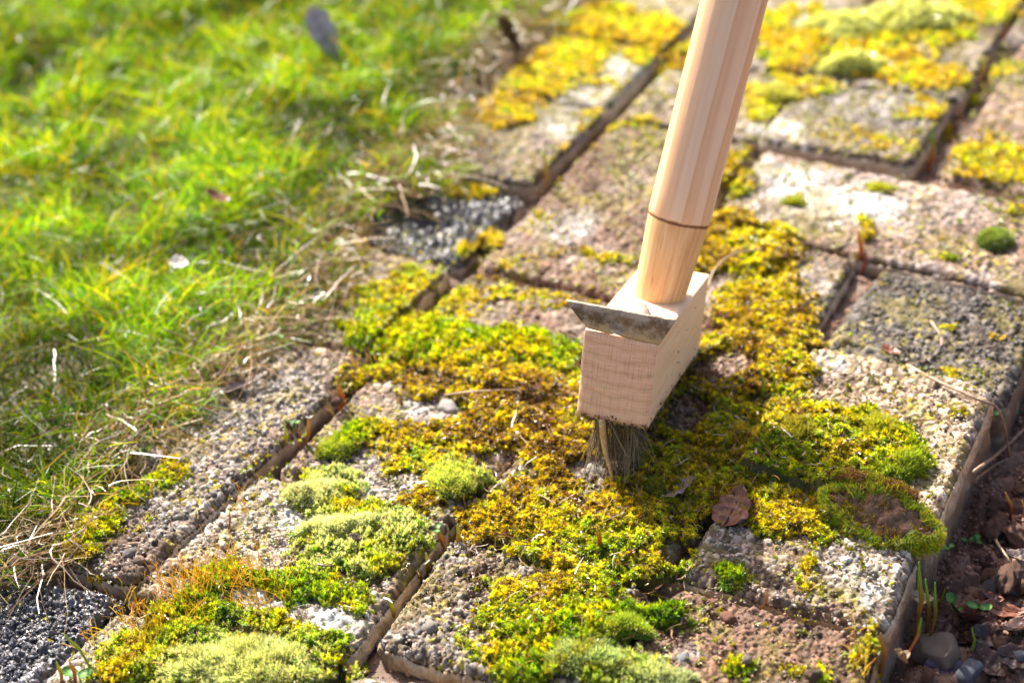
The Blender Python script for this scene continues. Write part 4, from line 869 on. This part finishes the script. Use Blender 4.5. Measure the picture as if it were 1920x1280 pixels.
# heap of dead leaves in the bed
for k,(px,py,L,W,yw,tl,rl,cu,mt,lb) in enumerate([
 (1806,1190,.030,.017,85,-52,0,.2,ML_DARK,'tall pointed dark leaf standing up in the soil bed'),
 (1845,1130,.017,.010,20,-20,20,.9,ML_RED,'small crinkled brown leaf with ragged tip in the bed'),
 (1890,1120,.034,.018,25,-14,25,.4,ML_DARK,'big dark shiny leaf at the right edge of the bed'),
 (1880,1150,.024,.010,15,-8,10,.3,ML_RED,'split reddish leaf under the big dark shiny leaf'),
 (1908,1185,.022,.014,80,-20,-20,.4,ML_DARK,'folded chestnut leaf hanging at the right edge of the bed'),
 (1812,1168,.022,.018,60,-28,15,.5,ML_RED,'brown triangular leaf at the foot of the tall pointed leaf'),
 (1775,1200,.022,.015,-10,-12,-20,.5,ML_DARK,'dark red leaf behind the beige rock'),
 (1856,1200,.026,.016,35,-14,10,.6,ML_DARK,'dull dark brown leaf near the bottom right corner'),
 (1775,1262,.024,.016,10,-8,15,.3,ML_LILAC,'purple leaf lying in front of the beige rock'),
 (1685,1250,.020,.008,70,-55,20,.9,ML_TAN,'curled beige leaf leaning on the paver side at the bottom'),
 (1900,1050,.018,.009,60,-25,10,.8,ML_GREY,'withered grey leaf curled among clods at the right edge'),
 (1850,1250,.024,.014,-30,-10,0,.5,ML_DARK,'wet black brown leaf below the tall pointed leaf'),
 (1905,1240,.022,.015,20,-10,10,.4,ML_DARK,'dark leaf scrap in the bottom right corner'),
 (1728,1128,.012,.008,20,-15,10,.6,ML_GREY,'small grey leaf scrap beside the tall sprouts')]):
    leaf(px,py,L*.82,W*.82,R_(yw),R_(tl),R_(rl),cu,mt,lb,.4,.002,'dead leaves in the soil bed',seed=30+k)

def stick(pp, r, label, mat=ML_TWIG, cat='twig', name='twig', h=None):
    P = [up(at(x,y), (h[i] if h else r*1.1)) for i,(x,y) in enumerate(pp)]; o = tube(name, P, np.linspace(r,r*.6,len(P)), mat, None, 7); tag(o,label,cat); return o
stick([(1700,690),(1760,725),(1830,760),(1872,790),(1893,870)], .0009, 'long bent brown twig lying over the corner of the bright paver', h=[.002,.003,.004,.006,.004])
stick([(1826,893),(1875,862),(1935,815)], .0010, 'thicker straw coloured stalk lying in the bed by the paver wall', h=[.003,.006,.010])
stick([(1830,903),(1870,880),(1925,856)], .0006, 'thinner stalk just below the thicker straw coloured stalk', h=[.002,.004,.004])
stick([(1745,605),(1766,640),(1748,672),(1702,688)], .0008, 'curved grey twig on the dark speckled paver')
stick([(1326,566),(1340,540),(1372,512),(1432,488)], .0007, 'thin dry stem arching behind the brush head', ML_TAN, h=[.008,.012,.012,.008])
stick([(835,752),(900,748),(985,742)], .0006, 'thin dry stem leading right from the white shell', ML_TAN, h=[.004,.005,.004])
stick([(640,588),(655,560),(668,528)], .0007, 'short tan stem at the edge of the lawn', ML_TAN, h=[.003,.006,.008])
stick([(596,1066),(612,1069),(630,1068)], .0006, 'tiny brown stick lying on the lime moss', h=[.003,.003,.003])
stick([(765,882),(785,872),(800,862)], .0005, 'tiny pale stick beside the lime green moss tuft')
stick([(1865,1030),(1872,1050),(1895,1072),(1915,1078)], .0008, 'thin curled dry stem in the bed', ML_TAN, h=[.006,.008,.006,.003])
stick([(1290,690),(1310,684),(1332,674)], .0006, 'short green grass blade behind the brush head', ML_SEED, 'grass blade', 'grass_blade', h=[.006,.008,.010])
stick([(60,1085),(110,1082),(165,1078)], .0007, 'straight dry stem between lawn and dark gravelly paver', ML_TAN, h=[.003,.003,.004])
# straw caught in the bristles; its lit look is painted in by a brightened colour
p0 = HC+HM@np.array([-.004,-HD[1]/2-.0018,-HD[2]/2+.0015]); p1 = gp(1149,892,.004)+np.array([.001,-.002,0])
o = tube('dry_straw', [p0, p0*.55+p1*.45+np.array([-.0006,-.001,0]), p1], [.0023,.0021,.0011], leafmat('brightened_straw',(.80,.46,.15),(.9,.64,.32)), None, 8, None, None, .45); tag(o,'flat tan straw standing among the steel bristles','straw')

# shell and pebbles
def put(o, px, py, s, label, cat, group=None, z=0, rot=0):
    o.scale = (s,s,s); o.location = tuple(up(at(px,py),s*.35+z)); o.rotation_euler = (0,0,rot); tag(o,label,cat,group); return o
put(rock('shell',301,ML_SHELL,3,.10,.5),838,768,.0058,'smooth white shell on the golden moss','shell')
o_ = rock('stone',302,M_STONE,4,.16,.85,0,(.42,.31,.24)); put(o_,1745,1232,.0125,'angular beige rock in the bed by the paver','stone','stones in the soil bed')
put(rock('stone',303,M_STONE,4,.14,.7,0,(.20,.22,.27)),1815,1268,.0075,'blue grey stone at the bottom edge of the bed','stone','stones in the soil bed')
put(rock('stone',304,M_STONE,4,.14,.7,0,(.30,.31,.34)),1903,1243,.0085,'pale blue grey stone in the bottom right corner','stone','stones in the soil bed')
for k,(px,py,s,c,lb) in enumerate([(262,1053,.0032,(.42,.28,.21),'pinkish pebble set in the paver edge left of the joint'),(243,1040,.0036,(.40,.36,.33),'larger grey pebble beside the pinkish pebble'),(285,1058,.0026,(.45,.42,.38),'small pale pebble right of the pinkish pebble'),
  (718,1210,.0040,(.46,.42,.38),'round grey pebble at the corner of the coarse paver'),(806,1180,.0044,(.50,.44,.37),'long cream pebble on the coarse paver'),(785,1186,.0026,(.38,.36,.34),'small grey pebble left of the long cream pebble'),
  (1365,1162,.0040,(.34,.16,.10),'smooth reddish pebble on the brown dirt'),(1280,1236,.0030,(.40,.40,.40),'small grey pebble near the bottom edge on brown dirt'),(1750,993,.0032,(.45,.47,.50),'bluish white pebble at the paver edge behind the upturned turf'),(838,1178,.0024,(.42,.37,.32),'small tan pebble right of the long cream pebble'),(1555,965,.0030,(.26,.15,.10),'dark red pebble at the tip of the upturned turf'),(1400,1240,.0032,(.33,.26,.22),'flat brown pebble in the dirt at the bottom edge')]):
    put(rock('pebble',320+k,M_STONE,2,.12,.6,0,c),px,py,s,lb,'pebble',rot=k)

# clods of earth in the bed
CL = [(1800,1010,14),(1862,1000,12),(1760,1060,9),(1905,1010,11),(1840,935,13),(1890,900,11),(1800,950,9),(1870,960,9),(1905,960,8),(1780,1090,8),(1700,1110,7),(1838,1055,8),(1882,1090,12),(1765,905,0),(1745,1150,6),(1795,1085,7),(1900,850,9),(1862,855,8),(1905,800,9),(1900,740,8),(1820,1030,6),(1750,1100,5),(1770,1020,7),(1835,985,7),(1912,925,6),(1785,975,6),(1850,1085,6),(1815,1205,6),(1730,1180,5),(1705,1215,6),(1760,1170,5),(1790,1240,5),(1870,1215,6),(1840,1165,5),(1915,1100,7),(1700,1262,6),(1740,1270,5),(1880,1265,5),(1830,895,6),(1850,905,5),(1880,1040,6),(1700,1150,5),(1720,1095,5),(1690,1190,4),(1865,1185,4)]
nb = ['beside the paver wall','under the stalks','among the seedlings','next to the orange sprouts','near the dead leaves','at the right edge']
proto = [rock('soil_clod',400+i,M_SOIL,4,.35,.8,4,(.25,.135,.09)) for i in range(5)]
ncl = 0
LM = [((1745,1232),'the beige rock'),((1806,1140),'the tall pointed leaf'),((1723,1110),'the tallest green sprout'),((1785,1150),'the largest round leaved seedling'),((1886,945),'the orange sprout in the bed'),((1860,870),'the straw coloured stalks'),
 ((1824,1022),'the pair of small seedlings'),((1890,1120),'the big dark shiny leaf'),((1845,1130),'the crinkled brown leaf'),((1700,980),'the upturned turf'),((1893,840),'the end of the bent twig'),((1815,1268),'the blue grey stone'),((1890,1060),'the curled dry stem')]
used = set()
for k,(px,py,r) in enumerate(CL):
    s = r*.00078; q = at(px,py)
    if r == 0 or q[0] < .203+s*.9: continue
    o = proto[ncl] if ncl < 5 else proto[ncl%5].copy()
    if o.name not in COL.objects: COL.objects.link(o)
    o.location = tuple(up(q,s*.25)); o.scale = (s,s,s*(.8+.3*RNG.random())); o.rotation_euler = (RNG.normal(0,.3),RNG.normal(0,.3),RNG.random()*6.28)
    ds = sorted((math.hypot(px-a[0],py-a[1]),a,t) for a,t in LM); sz = 'large' if r > 9 else 'medium sized' if r > 6 else 'small'; lb = None
    for d_,a,t in ds:
        dx, dy = px-a[0], py-a[1]; rel_ = ('right of ' if dx > 0 else 'left of ') if abs(dx) > abs(dy) else ('below ' if dy > 0 else 'above ')
        for pre in ('just ','a little way ',''):
            if pre == 'just ' and d_ > 50: continue
            c_ = f'{sz} dark brown clod of earth {pre}{rel_}{t}'
            if c_ not in used: lb = c_; break
        if lb: break
    used.add(lb); tag(o,lb,'soil clod','clods of earth in the soil bed'); ncl += 1
for p_ in proto[ncl:]: bpy.data.objects.remove(p_)

# ------------------------------------------------------------------ sprouts and seedlings
OG = [(.26,.07,.03),(.48,.22,.05),(.55,.42,.08)]; YG = [(.30,.12,.03),(.45,.42,.03),(.40,.50,.04)]; GR = [(.30,.07,.03),(.22,.20,.03),(.16,.38,.03)]; RD = [(.30,.07,.05),(.45,.2,.1)]
def sprout(base, tip, r, col, label, z=None, group='shoots pushing up in the joints and bed', bend=.002):
    b = at(*base)
    if z is not None: b = gp(base[0],base[1],z)
    # tip stands over the base: height from the photo, straight up
    q = proj(np.array([b[0]]),np.array([b[1]]),b[2]); q2 = proj(np.array([b[0]]),np.array([b[1]]),b[2]+.01)
    h = .01*(q[1][0]-tip[1])/max(1,(q[1][0]-q2[1][0])); dx = (tip[0]-base[0]-(q2[0][0]-q[0][0])*h/.01)/3900
    t = b+np.array([R[0,0]*dx, R[1,0]*dx, h]); bend = min(bend,.07*h); mid = (b+t)/2+np.array([bend,bend*.3,0]); m2 = b*.25+t*.75+np.array([bend*.6,0,0])
    o = tube('sprout', [b-np.array([0,0,.002]), mid, m2, t], [r*.8,r,r*.85,r*.25], M_SPROUT, col, 7, b, None, .6); tag(o,label,'sprout',group); return o
SP = [((570,838),(578,785),.0010,OG,'red orange sprout in the left joint'),((563,835),(558,805),.0006,RD,'thin red sprout touching the red orange one'),((527,868),(534,792),.0010,YG,'yellow green sprout left of the red orange sprout'),
 ((634,765),(632,715),.0011,OG,'broad orange sprout at the upper end of the left joint'),((641,760),(642,728),.0008,OG,'shorter orange sprout right of the broad one'),
 ((427,990),(430,960),.0006,RD,'small forked red sprout in the left joint'),((1123,1030),(1118,988),.0012,OG,'orange sprout in the moss below the brush'),
 ((827,1038),(823,990),.0013,OG,'orange red sprout at the top of the middle joint'),((856,1020),(857,982),.0011,YG,'yellow orange sprout on a moss tuft by the middle joint'),
 ((798,1082),(798,1036),.0012,YG,'bright yellow green sprout in the middle joint'),((786,1096),(783,1066),.0012,OG,'short orange sprout below the bright yellow green one'),
 ((735,1165),(731,1124),.0013,YG,'yellow sprout low in the middle joint'),((1021,345),(1021,285),.0014,YG,'yellow green sprout in the far left joint'),
 ((1607,510),(1608,430),.0018,OG,'tall orange sprout with mossy tip at the paver crossing'),((1612,520),(1625,470),.0014,RD,'red sprout beside the tall orange one'),((1603,512),(1600,470),.0010,YG,'yellow sprout left of the tall orange one'),
 ((1740,320),(1746,245),.0022,GR,'broad green sprout in the far right joint'),((1880,70),(1892,25),.0020,GR,'green sprout at the top of the far right joint'),((1838,150),(1840,110),.0016,YG,'yellowish sprout in the far right joint'),
 ((1710,1215),(1723,1058),.0014,GR,'tallest green sprout with red foot beside the paver wall'),((1730,1215),(1736,1088),.0012,GR,'second green sprout right of the tallest'),((1733,1225),(1752,1095),.0012,GR,'red stemmed sprout leaning right'),
 ((1745,1150),(1770,1104),.0009,YG,'short sprout branching off the red stemmed one'),((1700,1225),(1724,1160),.0009,GR,'low curved sprout in front of the tallest'),((1650,1262),(1652,1187),.0014,[(.2,.10,.04),(.35,.25,.05)],'olive sprout against the end of the lowest paver'),
 ((1895,972),(1886,922),.0013,OG,'orange sprout in the soil bed'),((1920,975),(1917,938),.0012,OG,'orange sprout at the right edge of the photo'),
 ((1820,1228),(1823,1175),.0009,[(.2,.3,.04),(.3,.5,.05)],'thin green blade in the leaf heap'),((1430,740),(1424,690),.0011,[(.2,.3,.04),(.4,.5,.04)],'green blade in the moss beside the bright paver corner'),((1446,735),(1450,695),.0009,[(.2,.3,.04),(.35,.45,.04)],'shorter green blade in the moss beside the bright paver corner'),
 ((1400,722),(1382,705),.0009,[(.2,.3,.04),(.3,.45,.04)],'low green blade leaning left behind the moss'),
 ((170,1250),(122,1185),.0010,[(.3,.35,.04),(.35,.5,.06)],'curved yellow green blade by the dark gravelly paver'),((115,1280),(105,1240),.0009,YG,'yellow blade at the bottom left edge'),((140,1285),(128,1235),.0009,OG,'orange blade beside the yellow one at the bottom left'),
 ((255,1118),(256,1090),.0010,YG,'yellow tip above the rust red leaf'),((1430,1135),(1437,1108),.0010,[(.3,.15,.06),(.55,.35,.2)],'dry pinkish sprout on the grey paver')]
for b,t,r,c,l in SP:
    bx,by = b; pv = at(bx,by); sprout(b,t,r,c,l,None)
def seedling(px, py, s, label, n=2, yaw=0., h=.006):
    b = at(px,py); root = empty('seedling', b); tag(root,label,'seedling','round leaved seedlings')
    st_ = tube('stem', [np.zeros(3), np.array([.0004,0,h*.6]), np.array([0,0,h])], [.0003,.0003,.0003], M_SPROUT, [(.3,.4,.1),(.2,.4,.08)], 5, np.zeros(3), root)
    a = np.linspace(0,6.2832,14,endpoint=False)
    for k in range(n):
        w_ = yaw+k*6.2832/n; d = np.array([math.cos(w_),math.sin(w_),.25]); d /= np.linalg.norm(d); sd_ = np.array([-math.sin(w_),math.cos(w_),0]); cc_ = np.array([0,0,h])+d*s*1.05
        V = np.array([cc_]+[cc_+d*s*math.cos(q)+sd_*s*.82*math.sin(q)+np.array([0,0,.12*s]) for q in a]); V = np.concatenate([V,V-[0,0,.0002]])
        i = np.arange(14); top_ = np.stack([np.zeros(14,int),i+1,(i+1)%14+1],-1); mesh('seed_leaf', V, [top_, top_[:,::-1]+15, np.stack([i+1,(i+1)%14+1,(i+1)%14+16,i+16],-1)], ML_SEED, root, smooth=True)
seedling(1785,1160,.0030,'largest round leaved seedling in front of the tall pointed leaf',2,2.2,.009)
seedling(1800,1168,.0016,'small seedling between the largest one and the tall pointed leaf',3,.4,.005)
seedling(1834,1150,.0028,'seedling with one broad leaf right of the tall pointed leaf',2,.2,.004)
seedling(1763,1222,.0022,'seedling beside the beige rock',2,.8,.004)
seedling(1815,1024,.0020,'upper seedling with paired leaves on a clod',2,.6,.004)
seedling(1833,1024,.0018,'seedling just right of the upper paired one',2,2.0,.004)
seedling(1778,1035,.0014,'small seedling nearest the upturned turf',2,1.0,.003)
seedling(1862,790,.0020,'out of focus seedling below the bent twig',2,1.0,.004)
seedling(1898,785,.0022,'out of focus seedling right of the bent twig',2,.2,.004)
seedling(640,1255,.0022,'blue green seedling in the joint at the bottom edge',4,.5,.004)
seedling(822,1003,.0018,'greyish round seedling by the top of the middle joint',2,2.0,.004)
seedling(555,803,.0016,'green seedling at the bottom of the left joint',2,.3,.004)
seedling(150,1275,.0034,'green seedling below the dark gravelly paver',2,.3,.004)

# ------------------------------------------------------------------ moss cushions that stand apart, and the upturned turf
def needles(V0, Nn, L, wid, cbase, ctip, rg, spread=.45):
    n = len(V0); D = Nn+rg.normal(0,spread,(n,3)); D /= np.linalg.norm(D,axis=1)[:,None]; S = np.cross(D,rg.normal(0,1,(n,3))); S /= np.linalg.norm(S,axis=1)[:,None]
    l = L*(.6+.7*rg.random(n))[:,None]; V = np.stack([V0-S*wid/2, V0+S*wid/2, V0+D*l*.6+S*wid*.4, V0+D*l, V0+D*l*.6-S*wid*.4],1).reshape(-1,3)
    b = (np.arange(n)*5)[:,None]; F4 = np.concatenate([b,b+1,b+2,b+4],1); F3 = np.concatenate([b+4,b+2,b+3],1); va = (.65+.6*rg.random((n,1)))
    c = np.stack([cbase*va,cbase*va,(cbase*.4+ctip*.6)*va,ctip*va,(cbase*.4+ctip*.6)*va],1).reshape(-1,3); return V, F4, F3, c
def cushion(px, py, rx, ry, h, cb, ct, label, n=2600, L=.0024, seed=0, yaw=0, z=0, dens=1.0, wid=.00042, nm='moss_cushion', cat='moss cushion', group='moss cushions on the pavers'):
    rg = np.random.default_rng(900+seed); b = at(px,py); b[2] = max(b[2]-.002,b[2]*.4)+z
    ball = seed == 1; h = h if ball else h*.62; E_ = .3 if ball else .95; CF = -.02 if ball else .2
    a = rg.random(n)*6.2832; r = np.sqrt(rg.random(n)); edge = 1+E_*(fbm(np.cos(a)*2.2+9+seed,np.sin(a)*2.2+9,seed,3)-.5)*1.6
    x = rx*r*edge*np.cos(a); y = ry*r*edge*np.sin(a); lump = vn(x*260+50,y*260+50,seed+4)*(.2 if ball else .7)
    zz = h*(np.sqrt(np.clip(1-r**2,0,1))*(.9 if ball else .6)+lump*(1-r*r)); nx_ = x/rx**2; ny_ = y/ry**2; Nn = np.stack([nx_,ny_,np.clip(zz,1e-4,None)/h**2+25],-1); Nn /= np.linalg.norm(Nn,axis=1)[:,None]
    ct_ = np.array(ct); patch = vn(x*220+80,y*220+80,seed+7)[:,None]
    V,F4,F3,c = needles(np.stack([x,y,zz],-1)-Nn*.0008, Nn, L, wid, np.array(cb), ct_, rg)
    c = c*np.repeat(.75+.5*patch,5,0)
    if not ball:
        p2 = sst(fbm(x*160+30,y*160+30,seed+9,3),.42,.62)[:,None]; cy_ = np.array([.42,.40,.03])*(.5+.7*rg.random((n,1))); c = mixc(c, np.repeat(cy_,5,0), (.35 if ct_[0] > .6 else .75)*np.repeat(p2[:,0],5,0))
    # solid core
    m_ = 20; k_ = 7; ang = np.linspace(0,6.2832,m_,endpoint=False); core = [[0,0,h*(.88 if ball else .6)]]
    for q in range(1,k_+1):
        rr = q/k_*.97
        for t in ang:
            e_ = 1+E_*(fbm(np.array([math.cos(t)*2.2+9+seed]),np.array([math.sin(t)*2.2+9]),seed,3)[0]-.5)*1.6; core.append([rx*rr*e_*math.cos(t),ry*rr*e_*math.sin(t),h*(.88 if ball else .6)*math.sqrt(max(0,1-rr**2))-(.002 if q==k_ else .0004)])
    core = np.array(core); fq = []; ft = [[0,1+j,1+(j+1)%m_] for j in range(m_)]
    for q in range(k_-1):
        for j in range(m_): fq.append([1+q*m_+j,1+(q+1)*m_+j,1+(q+1)*m_+(j+1)%m_,1+q*m_+(j+1)%m_])
    o0 = len(V); V = np.concatenate([V,core]); c = np.concatenate([c,np.tile(np.array(cb)*.5,(len(core),1))]); M = rotm(yaw,0,0)
    o = mesh(nm, V@M.T, [F4, np.concatenate([F3,np.array(ft)+o0]), np.array(fq)+o0], M_MOSS, None, c, b); return tag(o,label,cat,group)
LG = (.2,.36,.02); LT = (.5,.58,.06); FG = (.14,.26,.03); FT = (.72,.78,.5); YC = (.42,.30,.01); YT = (.6,.46,.02)
cushion(1866,456,.0105,.0105,.0085,(.10,.20,.02),(.36,.46,.10),'neat round bright green moss ball alone on the paver at the right',3600,.0014,1)
cushion(590,922,.013,.007,.008,(.3,.42,.10),(.88,.92,.72),'frosty white topped cushion nearest the left joint',4200,.003,2,.4)  # pale hair tips whitened further, a highlight painted into the tip colour
cushion(640,985,.018,.008,.008,(.3,.42,.10),(.86,.9,.66),'larger frosty pale cushion right of the first frosty one',5200,.003,3,.5)
cushion(850,895,.014,.009,.006,(.30,.42,.03),(.62,.68,.18),'lime tufted cushion on the grey gap left of the bristles',3800,.003,4)
cushion(440,1240,.026,.011,.008,(.34,.44,.10),(.84,.88,.52),'wide pale feathery cushion at the bottom left',7500,.0035,5,.4)
cushion(1150,1165,.017,.008,.007,(.22,.42,.02),(.5,.6,.06),'vivid green cushion below the brush near the bottom',3800,.0026,6,.3)
cushion(1085,1225,.017,.009,.008,FG,(.6,.7,.35),'pale tipped green cushion left of the bottom centre',3600,.0028,7,.2)
cushion(1240,1275,.016,.008,.007,FG,(.75,.8,.55),'white haired cushion cut by the bottom edge',3200,.003,8)
cushion(638,832,.010,.008,.006,(.2,.32,.03),LT,'small lime cushion between the left joint and golden moss',2600,.0024,9,.6)
cushion(1650,800,.010,.008,.007,(.30,.34,.02),(.5,.52,.04),'yellow lime cushion on the bright paver',2600,.0026,10)
cushion(1700,868,.014,.009,.009,(.15,.30,.02),(.44,.52,.04),'dark green bristly cushion at the right rim of the moss',3800,.0032,11,.9)
cushion(1375,1088,.008,.007,.004,(.08,.20,.02),(.25,.42,.03),'little green tuft on the grey dirty paver',1500,.003,12)
cushion(1590,60,.030,.020,.020,(.5,.56,.16),(.8,.84,.42),'far pale green cushion left of the top right pair',3200,.0035,13,.3,0,1,.0007)
cushion(1720,35,.040,.022,.022,(.5,.56,.16),(.8,.84,.42),'largest far pale cushion at the top edge',4200,.0035,14,.4,0,1,.0007)
cushion(1600,122,.022,.010,.016,(.5,.56,.16),(.8,.84,.42),'narrow far pale cushion behind the golden moss',2600,.0032,15,.5,0,1,.0007)
cushion(1455,182,.017,.012,.010,(.40,.42,.06),(.70,.70,.22),'far pale yellow cushion right of the handle',2400,.003,16,.3,0,1,.0006)
cushion(1490,382,.007,.005,.005,(.2,.30,.02),(.4,.46,.03),'tiny green cushion on the long pale paver',1200,.0022,17)
cushion(1648,355,.009,.006,.004,(.34,.40,.03),(.55,.56,.04),'small lime tuft on the far edge of the long pale paver',1400,.0024,18)
cushion(1795,768,.007,.006,.006,(.22,.12,.02),(.35,.30,.03),'small brown green knob on the bright paver near its corner',1400,.0018,19)
cushion(1125,668,.008,.006,.004,(.2,.3,.02),LT,'tiny lime tuft hidden left of the brush head',900,.0022,20)
cushion(1235,905,.010,.007,.005,(.10,.16,.02),(.28,.34,.03),'dark olive cushion in the shade below the head',2200,.0026,21)
cushion(1500,800,.011,.009,.008,(.22,.22,.02),(.40,.36,.03),'olive cushion at the left edge of the bright paver',2400,.0026,22)

def turf():
    root = empty('moss_turf', at(1650,985)); tag(root,'upturned scrap of moss turf with its brown earthy underside showing','moss turf')
    b = np.array(root.location); rg = np.random.default_rng(77)
    yaw = R_(-6); n, m = 44, 30; u = np.linspace(-1,1,n)[:,None]; v = np.linspace(-1,1,m)[None,:]
    def pos(u,v):
        wdt = .0115*(1-.12*np.abs(u)**2)*(1+.16*np.sin(u*5+1)+.10*np.sin(u*13)+.07*np.sin(u*29)); hw = np.sqrt(np.clip(1-(np.abs(u))**2.6,0,1))
        x = .0255*u+0*v; y = wdt*hw*v+.0015*u; z = .0065+.0045*v*hw-.002*u+.0015*np.sin(u*4+v*2)
        return x,y,z
    x,y,z = pos(u,v); d = fbm(x*260+9,y*260+9,31); g1,_,gi = wor(x*420+5,y*420+5,32)
    zt = z+(d-.5)*.0048+np.clip(.6-g1,0,1)*.0026*gi; P = np.stack([x,y,zt],-1).reshape(-1,3); Q = np.stack([x,y,z-.0065],-1).reshape(-1,3); M = rotm(yaw,0,0)
    c = np.array([.17,.095,.055])*(.3+.7*d+.7*gi).reshape(-1,1); q = n*m; id_ = np.arange(q).reshape(n,m); lp = np.concatenate([id_[0,:-1],id_[:-1,-1],id_[-1,:0:-1],id_[:0:-1,0]])
    mesh('earth_underside', np.concatenate([P,Q])@M.T, [grid_faces(n,m), grid_faces(n,m,q)[:,::-1], np.stack([lp,np.roll(lp,-1),np.roll(lp,-1)+q,lp+q],-1)], M_SOIL, root, np.concatenate([c,c*.8]), smooth=True)
    # fringe of shoots all round the rim
    k = 12500; t = rg.random(k)*6.2832; uu = np.cos(t); vv = np.sin(t); rim = rg.random(k)*(.6+1.1*vn(t*5,t*0,12)); x,y,z = [q_[:,0] if q_.ndim>1 else q_ for q_ in pos(uu[:,None],np.sign(vv)[:,None]*(1-.28*rim[:,None]**2))]
    nn = np.stack([uu*1.0,vv*1.3,np.full(k,.15)],-1); zz = z-.0065*rg.random(k)*(rim<.6)+.0006*(rim>.6)
    col = np.where(rg.random((k,1))<.3,np.array([[.62,.52,.03]]),np.array([[.30,.44,.03]])); V,F4,F3,c = needles(np.stack([x,y,zz],-1), nn/np.linalg.norm(nn,axis=1)[:,None], .0036, .00055, np.array([1.,1,1]), np.array([1.6,1.5,1.2]), rg, .5)
    c = c*np.repeat(col,5,0); mesh('moss_fringe', V@M.T, [F4,F3], M_MOSS, root, c)
    # scraps of shoots and roots over the earthy side
    k = 2600; uu = rg.uniform(-.92,.92,k); vv = rg.uniform(-.9,.95,k); x,y,z = [q_[:,0] for q_ in pos(uu[:,None],vv[:,None])]; keep = fbm(uu*6+3,vv*4+3,44) > .53; x,y,z = x[keep],y[keep],z[keep]; kk_ = len(x)
    V,F4,F3,c = needles(np.stack([x,y,z+.0006],-1), np.tile([[0,0,1.]],(kk_,1)), .0018, .0005, np.array([.9,.9,.9]), np.array([1.4,1.3,1.2]), rg, .9); c = c*np.repeat(np.where(rg.random((kk_,1))<.6,np.array([[.30,.17,.08]]),np.array([[.40,.34,.03]])),5,0)
    mesh('moss_scraps', V@M.T, [F4,F3], M_MOSS, root, c)
    # rolled lip at the back
    k = 5200; uu = rg.uniform(-1,.55,k); ph = rg.uniform(-.3,3.6,k); r_ = .0048*(1-.45*np.abs(uu+.2)**2)*(1+.25*(vn(uu*5+9,ph,5)-.5)); cx = .0245*uu-.003; cy = .0135-.004*uu**2; cz = .0085
    V0 = np.stack([cx, cy+r_*np.cos(ph), cz+r_*np.sin(ph)],-1); nn = np.stack([0*uu,np.cos(ph),np.sin(ph)],-1); br = (fbm(uu*6+4,ph*1.3+4,8)>.46)&(ph<2.6)
    col = np.where(br[:,None],np.array([[.36,.21,.07]]),np.array([[.34,.40,.02]]))*(.6+.8*rg.random((k,1))); V,F4,F3,c = needles(V0, nn, .0020, .0006, np.array([.9,.9,.9]), np.array([1.5,1.4,1.2]), rg, .7); c = c*np.repeat(col,5,0)
    lp_ = mesh('rolled_lip', V@M.T, [F4,F3], M_MOSS, root, c)
    a = np.linspace(0,6.2832,12,endpoint=False); U = np.linspace(-1,.55,16); rr = .0042*(1-.45*np.abs(U+.2)**2); V = np.stack([np.repeat((.0245*U-.003)[:,None],12,1), (.0135-.004*U**2)[:,None]+rr[:,None]*np.cos(a), .0085+rr[:,None]*np.sin(a)],-1).reshape(-1,3)
    i = (np.arange(15)*12)[:,None]+np.arange(12); j = (np.arange(15)*12)[:,None]+(np.arange(12)+1)%12
    mesh('lip_core', V@M.T, np.stack([i.ravel(),j.ravel(),(j+12).ravel(),(i+12).ravel()],-1), M_SOIL, root, np.tile([[.12,.07,.035]],(len(V),1)), smooth=True)
turf()
for k,(px,py,s,c,lb) in enumerate([(632,755,.0040,(.20,.10,.06),'dark knob of dirt on the golden moss near the left joint'),(1520,1268,.004,(.2,.13,.09),'crumbly dirt knob at the bottom edge of the lowest paver'),(667,1010,.0035,(.14,.09,.07),'dark dirt crumb on the lime moss')]):
    put(rock('dirt_crumb',450+k,M_SOIL,3,.4,.7,3,c),px,py,s,lb,'dirt crumb')
print('tris', sum(sum(len(p.vertices)-2 for p in o.data.polygons) for o in COL.objects if o.type=='MESH'))
